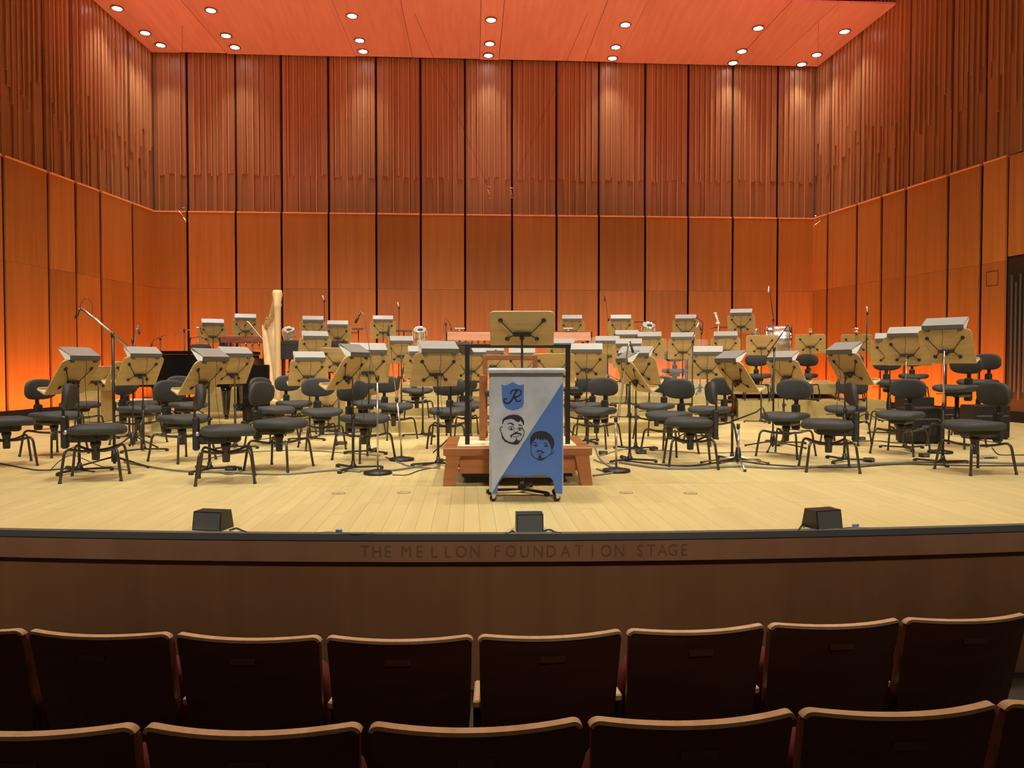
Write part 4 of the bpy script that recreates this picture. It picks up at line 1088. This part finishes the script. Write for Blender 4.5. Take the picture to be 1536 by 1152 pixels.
# ================================================================== ACRYLIC SCREENS
for a, b_, D, y0, lab in ((884, 924, 14.6, 506, 'clear acrylic sound screen right of the marimba end'), (963, 1000, 14.5, 508, 'clear acrylic sound screen in the wind rows, middle one'), (1004, 1062, 14.5, 509, 'clear acrylic sound screen rightmost, behind a small chair')):
    zb = .46; w0, w1 = W(a, D, zb), W(b_, D, zb); wd = (w1 - w0).length; hh = H(y0, D) - zb
    t = thing('acrylic_screen', lab, 'screen', (w0 + w1) / 2, 0, 'clear acrylic screens')
    q = MB(); q.prism(rrect(wd, hh, .04, 4, 0, hh / 2), -.004, .004, 'XZ'); add_obj('pane', q, M['acrylic'], t)
    for s in (-1, 1):
        q = MB(); q.box((s * wd * .35, 0, .008), (.02, .3, .014), .003); add_obj('foot', q, M['acrylic'], t)

# ================================================================== MICROPHONES
def mic_body(m, a, b, r=.012):
    a, b = Vector(a), Vector(b); m.tube([a, a.lerp(b, .45), a.lerp(b, .5), a.lerp(b, .95), b], [r * .75, r * .85, r, r, r * .6], 8)
def mic(px, D, z0, base, pole, boom, label, mt='blackmetal', bmt='blackmetal', boomr=.006, micmt='tube', legl=.3, pr_=.010, cable=True, mic_at='start', foot=0):
    """pole: list of (px, py); boom: list of (px, py[, dD]) from microphone end"""
    t = thing('microphone_stand', label, 'microphone stand', W(px, D, z0), 0, 'microphone stands'); o = W(px, D, z0)
    def L(p): 
        d = D + (p[2] if len(p) > 2 else 0); return W(p[0], d, H(p[1], d)) - o
    if base == 'round':
        b = MB(); b.lathe([(.001, 0), (.135, 0), (.14, .008), (.135, .028), (.06, .040), (.02, .05), (.001, .05)], 24); add_obj('round_base', b, M['blackmetal'], t)
    else:
        for k in range(3):
            f = MB(); f.tube([(0.02, 0, .16 if legl < .35 else .10), (legl * .5, 0, .09 if legl < .35 else .06), (legl, 0, .014)], .010, 6); l = add_obj('leg', f, M[mt], t); l.rotation_euler.z = R(120 * k + foot)
            q = MB(); q.lathe([(.001, 0), (.015, 0), (.015, .025), (.001, .025)], 8, (legl, 0, 0)); add_obj('rubber_foot', q, M['plastic'], l)
        b = MB(); b.lathe([(.001, .05), (.03, .05), (.034, .12), (.022, .20), (.001, .20)], 10); add_obj('hub', b, M['plastic'], t)
    pp = [Vector((0, 0, .03))] + [L(p) for p in pole]
    b = MB(); b.tube(pp, pr_, 8); add_obj('pole', b, M[mt], t)
    mid = pp[-1]
    b = MB(); b.lathe([(.001, -.02), (.019, -.02), (.019, .03), (.001, .03)], 10, tuple(mid)); add_obj('clutch', b, M['plastic'], t)
    if boom:
        q = [L(p) for p in boom]
        b = MB(); b.tube(q, boomr, 6); bo = add_obj('boom', b, M[bmt], t)
        d = (q[0] - q[1]).normalized()
        b = MB(); mic_body(b, q[0], q[0] + (d * .35 + Vector((0, -.1, -.9))).normalized() * .12, .013); add_obj('microphone', b, M[micmt], t)
    else:
        b = MB(); mic_body(b, pp[-1], pp[-1] + Vector((-.03, -.03, .12)), .013); add_obj('microphone', b, M[micmt], t)
    return t
mm = mic(170, 8.0, 0, 'tripod', [(170, 503)], [(122, 462), (146, 480), (192, 520)], 'large black boom microphone stand in front of the left music stand, boom rising left', boomr=.013, pr_=.016, legl=.42, bmt='steel', foot=100, micmt='tube')
q = MB(); o0 = W(170, 7.75, 0); q.tube([p - o0 for p in smooth_path([W(137, 7.75, H(472, 7.75)), W(139, 7.75, H(455, 7.75)), W(132, 7.75, H(445, 7.75)), W(124, 7.75, H(449, 7.75)), W(119, 7.75, H(460, 7.75))], 4)], .003, 5); add_obj('cable_loop', q, M['cable'], mm)
mic(198, 9.7, 0, 'tripod', [(200, 512)], [(208, 488), (205, 497), (201, 520)], 'thin microphone stand between the two far left music stands', boomr=.007, bmt='steel')
mic(244, 13.3, .17, 'tripod', [(241, 508)], [(230, 511), (247, 503)], 'short overhead microphone over the piano tail, leftmost', bmt='tube')
mic(278, 13.8, .17, 'tripod', [(277, 496)], [(301, 492), (295, 491), (262, 502)], 'overhead microphone over the piano with a pinkish bar boom', bmt='steel', boomr=.009)
mic(286, 14.8, 0.60, 'tripod', [(286, 508)], [(312, 510), (300, 505), (284, 508)], 'dark microphone with curved boom left of the small back stand')
mic(487, 16.6, .60, 'tripod', [(487, 452)], None, 'tall thin straight microphone stand at the back behind a music stand lamp', micmt='white')
mic(598, 16.8, .60, 'tripod', [(599, 462)], None, 'tall thin straight microphone stand at back left of centre', micmt='white')
mic(391, 14.2, .37, 'tripod', [(400, 540)], [(371, 482), (374, 484), (402, 518)], 'microphone with a white boom slanting down towards the harp', bmt='white', boomr=.007)
mic(566, 7.45, 0, 'round', [(566, 640), (566, 568)], [(541, 468), (545, 470), (549, 490), (558, 545), (566, 568)], 'round based microphone stand nearest the front left of the podium, thin bent boom', mt='steel', bmt='steel', boomr=.0035, pr_=.009)
mic(602, 8.5, 0, 'round', [(600, 640), (595, 600)], [(583, 488), (584, 500), (590, 560), (595, 600)], 'round based microphone stand with a long slanting silver pole, second from the podium', mt='steel', bmt='steel', boomr=.005, pr_=.010)
mic(667, 15.0, .46, 'tripod', [(669, 486)], [(676, 487), (672, 481), (667, 477), (665, 500)], 'small black microphone with cable loop left of the long marimba')
mic(925, 7.6, 0, 'round', [(924, 630)], [(945, 512), (942, 520), (926, 628)], 'round based microphone stand right of the podium with a slanting grey pole', mt='steel', bmt='steel', boomr=.007, pr_=.012)
mic(912, 16.6, .66, 'tripod', [(912, 500), (913, 480)], [(907, 444), (908, 450), (912, 485)], 'tall thin black microphone stand at back right of centre', boomr=.005)
mic(1038, 10.6, 0, 'tripod', [(1039, 512)], [(1048, 484), (1044, 492), (1034, 520)], 'black microphone stand standing in front of the square-on music stand', boomr=.008, bmt='steel')
mic(1050, 15.0, .46, 'tripod', [(1052, 500)], [(1044, 476), (1054, 484), (1053, 500)], 'stubby microphone on a curved boom behind the black microphone pole', boomr=.008)
mic(1158, 14.6, .37, 'tripod', [(1159, 480)], [(1152, 430), (1154, 440), (1160, 482)], 'very tall thin microphone stand rising above the silver drum', boomr=.007, micmt='white')
mic(1160, 9.6, 0, 'tripod', [(1161, 524)], [(1182, 486), (1180, 490), (1160, 518), (1150, 534)], 'black boom microphone stand in front of the silver drum, tripod on the floor', boomr=.008, legl=.42, bmt='tube', pr_=.013)
mic(1301, 14.0, 0, 'tripod', [(1299, 508), (1300, 470)], None, 'tall thin microphone stand at right against the orange wall', micmt='white')
mm = mic(1108, 8.0, 0, 'tripod', [(1108, 640)], [(1144, 610), (1135, 618), (1094, 634)], 'low chrome tripod microphone stand with a short boom, right front', mt='steel', bmt='blackmetal', boomr=.009, legl=.40, pr_=.014, foot=20)
mic(1412, 9.2, 0, 'round', [(1414, 620), (1422, 500)], [(1421, 492), (1424, 496), (1422, 520)], 'thin microphone stand hidden behind the tall right music stand')
# white gooseneck lamp at the back
gl = thing('gooseneck_lamp', 'white gooseneck lamp on a stand at the back right of centre', 'lamp', W(1077, 16.0, .66)); o = W(1077, 16.0, .66)
def GL(x, y): return W(x, 16.0, H(y, 16.0)) - o
b = MB(); b.tube([(0, 0, .03), GL(1077, 486)], .008, 6); add_obj('pole', b, M['white'], gl)
b = MB(); b.tube([GL(1077, 486), GL(1075, 478), GL(1072, 470)], [.03, .02, .022], 10); add_obj('neck', b, M['white'], gl)
b = MB(); b.lathe([(.001, -.03), (.05, -.01), (.05, .01), (.001, .03)], 12, tuple(GL(1076, 485))); b.lathe([(.001, -.02), (.035, -.01), (.035, .01), (.001, .02)], 12, tuple(GL(1072, 470))); add_obj('lamp_head', b, M['white'], gl)
b = MB(); b.lathe([(.001, 0), (.12, 0), (.11, .03), (.001, .03)], 16); add_obj('base', b, M['blackmetal'], gl)
# two little desk lamps on the marimba
for px, lab in ((690, 'left end'), (852, 'right end')):
    z = H(499, 15.6) + .025; t = thing('clip_lamp', 'small silver lamp on the %s of the long marimba' % lab, 'lamp', W(px, 15.5, z))
    b = MB(); b.lathe([(.001, 0), (.05, 0), (.06, .02), (.02, .035), (.001, .035)], 14); add_obj('base', b, M['chrome'], t)
    b = MB(); b.box((0, 0, .055), (.2, .09, .015), .005); b.box((0, 0, .04), (.02, .02, .03)); add_obj('lamp_head', b, M['white'], t)
# hanging microphones
def hang(px, py, D, tops, pieces, label):
    c = W(px, D, H(py, D)); t = thing('hanging_microphone', label, 'microphone', c, 0, 'hanging microphones')
    b = MB()
    for tx, ty in tops:
        p = W(tx, D - .2, H(ty, D - .2)); p.z = min(p.z, cz(p.y) + .05); 
        k = (cz(p.y) - p.z); p.z = cz(p.y)
        b.tube([(0, 0, 0), p - c], .0035, 4)
    add_obj('suspension_wire', b, M['cable'], t)
    for (ax, ay, bx, by) in pieces:
        a = W(ax, D, H(ay, D)) - c; e = W(bx, D, H(by, D)) - c
        q = MB(); mic_body(q, a, e, .022); add_obj('capsule', q, M['brass'], t)
    q = MB(); q.tube([W(px - 3, D, H(py - 2, D)) - c, W(px + 3, D, H(py - 2, D)) - c], .01, 6); add_obj('bracket', q, M['steel'], t)
hang(277, 315, 19.3, [(279, 90)], [(270, 317, 278, 328), (278, 328, 282, 334)], 'small microphones hanging high at the left corner of the back wall')
hang(733, 284, 18.8, [(624, 95)], [(732, 286, 736, 299)], 'left one of two microphones hanging above the centre')
hang(767, 286, 18.8, [(880, 100)], [(766, 286, 768, 299)], 'right one of two microphones hanging above the centre')
hang(1222, 327, 19.3, [(1222, 110)], [(1230, 331, 1217, 342)], 'small microphones hanging high at the right corner of the back wall')

# ================================================================== STAGE FRONT: SPEAKERS, CASES, CABLES
def monitor(px, D, wd, hh, yaw, label):
    t = thing('floor_speaker', label, 'speaker', W(px, D, .001), R(yaw), 'small black speakers on the stage edge')
    b = MB(); b.prism([(-.07, 0), (.09, 0), (.06, hh), (-.05, hh)], -wd / 2, wd / 2, 'YZ'); add_obj('cabinet', b, M['plastic'], t)
    b = MB(); b.prism([(-.0725, .006), (-.0705, .006), (-.0525, hh - .008), (-.0545, hh - .008)], -wd / 2 + .008, wd / 2 - .008, 'YZ')
    add_obj('grille', b, M['hooddark'], t)
    return t
monitor(316, 4.98, .20, .118, -14, 'small black wedge speaker on the stage edge at left')
monitor(794, 4.93, .172, .112, 0, 'small black wedge speaker on the stage edge below the painted cart')
monitor(1237, 5.02, .195, .12, 14, 'small black wedge speaker on the stage edge at right')
def cable(pts, r, mt, label, name='cable'):
    P = smooth_path([G(a, b, r) if len(c) == 0 else G(a, b, r) for a, b, *c in pts], 6)
    m = MB(); m.tube([(p.x, p.y, r + .002) for p in P], r, 6); tag(add_obj(name, m, M[mt]), label, 'cable', 'cables on the stage floor'); 
cable([(342, 797), (352, 794), (360, 797), (368, 800)], .005, 'cable', 'short dark cable behind the left stage edge speaker')
cable([(772, 800), (768, 798), (764, 801), (758, 802)], .005, 'cable', 'short dark cable left of the centre stage edge speaker')
cable([(814, 799), (824, 796), (834, 800), (842, 801)], .005, 'cable', 'short dark cable right of the centre stage edge speaker')
cable([(470, 802), (490, 800), (505, 801), (530, 803), (560, 802)], .004, 'cable', 'thin cable with a blue plug along the left stage edge')
cable([(1200, 797), (1206, 788), (1212, 782), (1208, 792)], .005, 'cable', 'tangled cable left of the right stage edge speaker')
cable([(1262, 795), (1280, 793), (1305, 794)], .004, 'cable', 'thin cable right of the right stage edge speaker')
for px, py, lab in ((507, 800, 'blue cable plug lying on the left stage edge'), (1286, 792, 'blue cable plug lying beside the right stage edge speaker')):
    g = G(px, py, 0); m = MB(); m.tube([(g.x - .02, g.y, .012), (g.x + .02, g.y, .012)], .009, 8); tag(add_obj('plug', m, M['bluepaint']), lab, 'plug')
cable([(-10, 694), (30, 702), (60, 706), (100, 704), (140, 708)], .007, 'cable', 'black cable under the far left cut-off chair')
cable([(185, 694), (260, 706), (330, 709), (420, 712), (500, 706), (540, 708)], .010, 'greycable', 'thick grey cable run sweeping in front of the left chairs')
cable([(72, 707), (90, 690), (110, 684), (150, 700), (190, 706)], .004, 'cable', 'thin looping cable at the foot of the big boom stand')
cable([(300, 690), (360, 680), (440, 676), (520, 680), (570, 684)], .005, 'cable', 'thin black cable behind the left front chairs')
cable([(540, 707), (590, 706), (640, 697), (668, 690)], .010, 'greycable', 'grey cable run from the round bases to the podium')
cable([(578, 686), (600, 695), (620, 701), (660, 703)], .007, 'greycable', 'pale grey cable looping past the second round base')
cable([(588, 713), (610, 713), (630, 706), (660, 700)], .005, 'cable', 'thin black cable right of the front round base')
cable([(893, 672), (900, 688), (915, 700), (935, 706), (905, 712), (890, 714)], .009, 'greycable', 'coil of grey cable on the floor right of the podium, outer loop')
cable([(891, 690), (905, 695), (925, 697), (915, 708), (895, 704)], .008, 'greycable', 'coil of grey cable right of the podium, inner loop')
cable([(930, 694), (985, 702), (1040, 703), (1110, 700), (1180, 703), (1270, 698), (1360, 694), (1450, 694), (1545, 696)], .012, 'greycable', 'thick grey cable run across the right front of the orchestra')
cable([(930, 690), (985, 697), (1040, 699), (1100, 692), (1160, 698), (1260, 702), (1350, 697), (1450, 699), (1545, 699)], .008, 'cable', 'black cable alongside the thick right hand run')
cable([(900, 684), (940, 674), (990, 676), (1060, 680), (1140, 678), (1200, 684)], .007, 'greycable', 'grey cable behind the side-on right chairs')
cable([(1280, 662), (1320, 662), (1350, 665), (1400, 664)], .008, 'cable', 'dark cable in front of the black equipment cases')
cable([(1490, 672), (1500, 682), (1520, 683), (1545, 683)], .006, 'cable', 'thin black cable on the floor at the far right edge')
cable([(300, 706), (322, 702), (350, 700), (362, 706), (345, 712), (325, 708)], .007, 'greycable', 'tangle of cable below the side-on left chair')
def case(px, D, wd, dp, hh, label, yaw=0, z0=0.0):
    t = thing('equipment_case', label, 'case', W(px, D, z0), R(yaw)); b = MB(); b.box((0, 0, hh / 2 + .02), (wd, dp, hh), .012); add_obj('case_body', b, M['black'], t)
    b = MB(); b.box((0, -dp / 2 - .002, hh * .72), (wd * .9, .006, .02)); b.box((0, -dp / 2 - .004, hh * .5), (.12, .012, .04), .004); add_obj('latch_strip', b, M['hooddark'], t)
    for sx in (-1, 1):
        for sy in (-1, 1):
            f = MB(); f.box((sx * (wd / 2 - .04), sy * (dp / 2 - .04), .01), (.04, .04, .02)); add_obj('foot', f, M['plastic'], t)
case(1378, 10.4, .43, .34, .46, 'large black equipment case on the floor behind the front right chairs', 4)
case(1372, 12.7, .50, .32, .50, 'black case behind the large one, only its top showing')
case(1478, 11.0, .52, .34, .46, 'black case at far right behind the nearest chair')
case(1425, 13.0, .70, .30, .30, 'low black case at the foot of the right wall')
for px, py, wd, lab in ((345, 706, .10, 'black cable box under the side-on left front chair'), (905, 682, .10, 'small black connector box right of the podium'), (962, 681, .12, 'small black power box beside the music stand feet, right of podium'), (981, 676, .10, 'second small black power box, just right of the other'), (1305, 693, .10, 'black connector box right of the tilted stand foot'), (1292, 660, .12, 'grey power box in front of the black case'), (1388, 686, .10, 'black pedal box beside the silver pole foot'), (512, 667, .14, 'black connector box behind the edge-on stand foot')):
    g = G(px, py, 0); b = MB(); b.box((0, 0, .022), (wd, .07, .044), .006); t = thing('connector_box', lab, 'box', g); add_obj('box_body', b, M['plastic'], t); b = MB(); b.box((0, -.036, .022), (wd * .6, .004, .02)); add_obj('socket_strip', b, M['hooddark'], t)
# sheaf of papers / pale device on the floor at right
g = G(1480, 688, 0); t = thing('pale_box', 'flat pale grey device on the floor at far right', 'device', g, R(5)); b = MB(); b.box((0, 0, .015), (.22, .12, .03), .005); add_obj('housing', b, M['hood'], t); b = MB(); b.box((0, -.062, .015), (.12, .004, .012)); add_obj('socket_strip', b, M['black'], t)
# wooden box by the left wall
wb = thing('wooden_box', 'pale wooden box with a recessed square panel by the left wall', 'box', W(140, 14.2, 0), R(-4))
b = MB(); b.box((0, 0, .35), (.52, .5, .68), .008); add_obj('box_body', b, M['riser'], wb)
b = MB(); b.box((.04, 0, .70), (.80, .55, .025), .005); add_obj('box_top', b, M['deskedge'], wb)
b = MB(); b.box((.02, -.252, .33), (.26, .008, .28), .004); add_obj('square_panel', b, M['desk'], wb)
wb2 = thing('wooden_bench', 'low pale wooden bench right of the wooden box by the left wall', 'bench', W(203, 13.6, 0))
b = MB(); b.box((0, 0, .42), (.6, .35, .05), .01); add_obj('bench_top', b, M['deskedge'], wb2)
for s in (-1, 1):
    b = MB(); b.box((s * .24, 0, .2), (.05, .3, .4), .006); add_obj('leg', b, M['riser'], wb2)
# red bag hanging among the left wind stands
rb = thing('red_bag', 'small red toy bag between the chairs left of the podium', 'bag', W(596, 12.6, .17 )); b = MB(); b.pad((0, 0, .5), (.06, .05, .08), .7, .5, 12, 6); add_obj('bag_body', b, M['red'], rb)
b = MB(); b.tube([(0, 0, .0), (0, 0, .5)], .006, 6); add_obj('hook_pole', b, M['blackmetal'], rb)
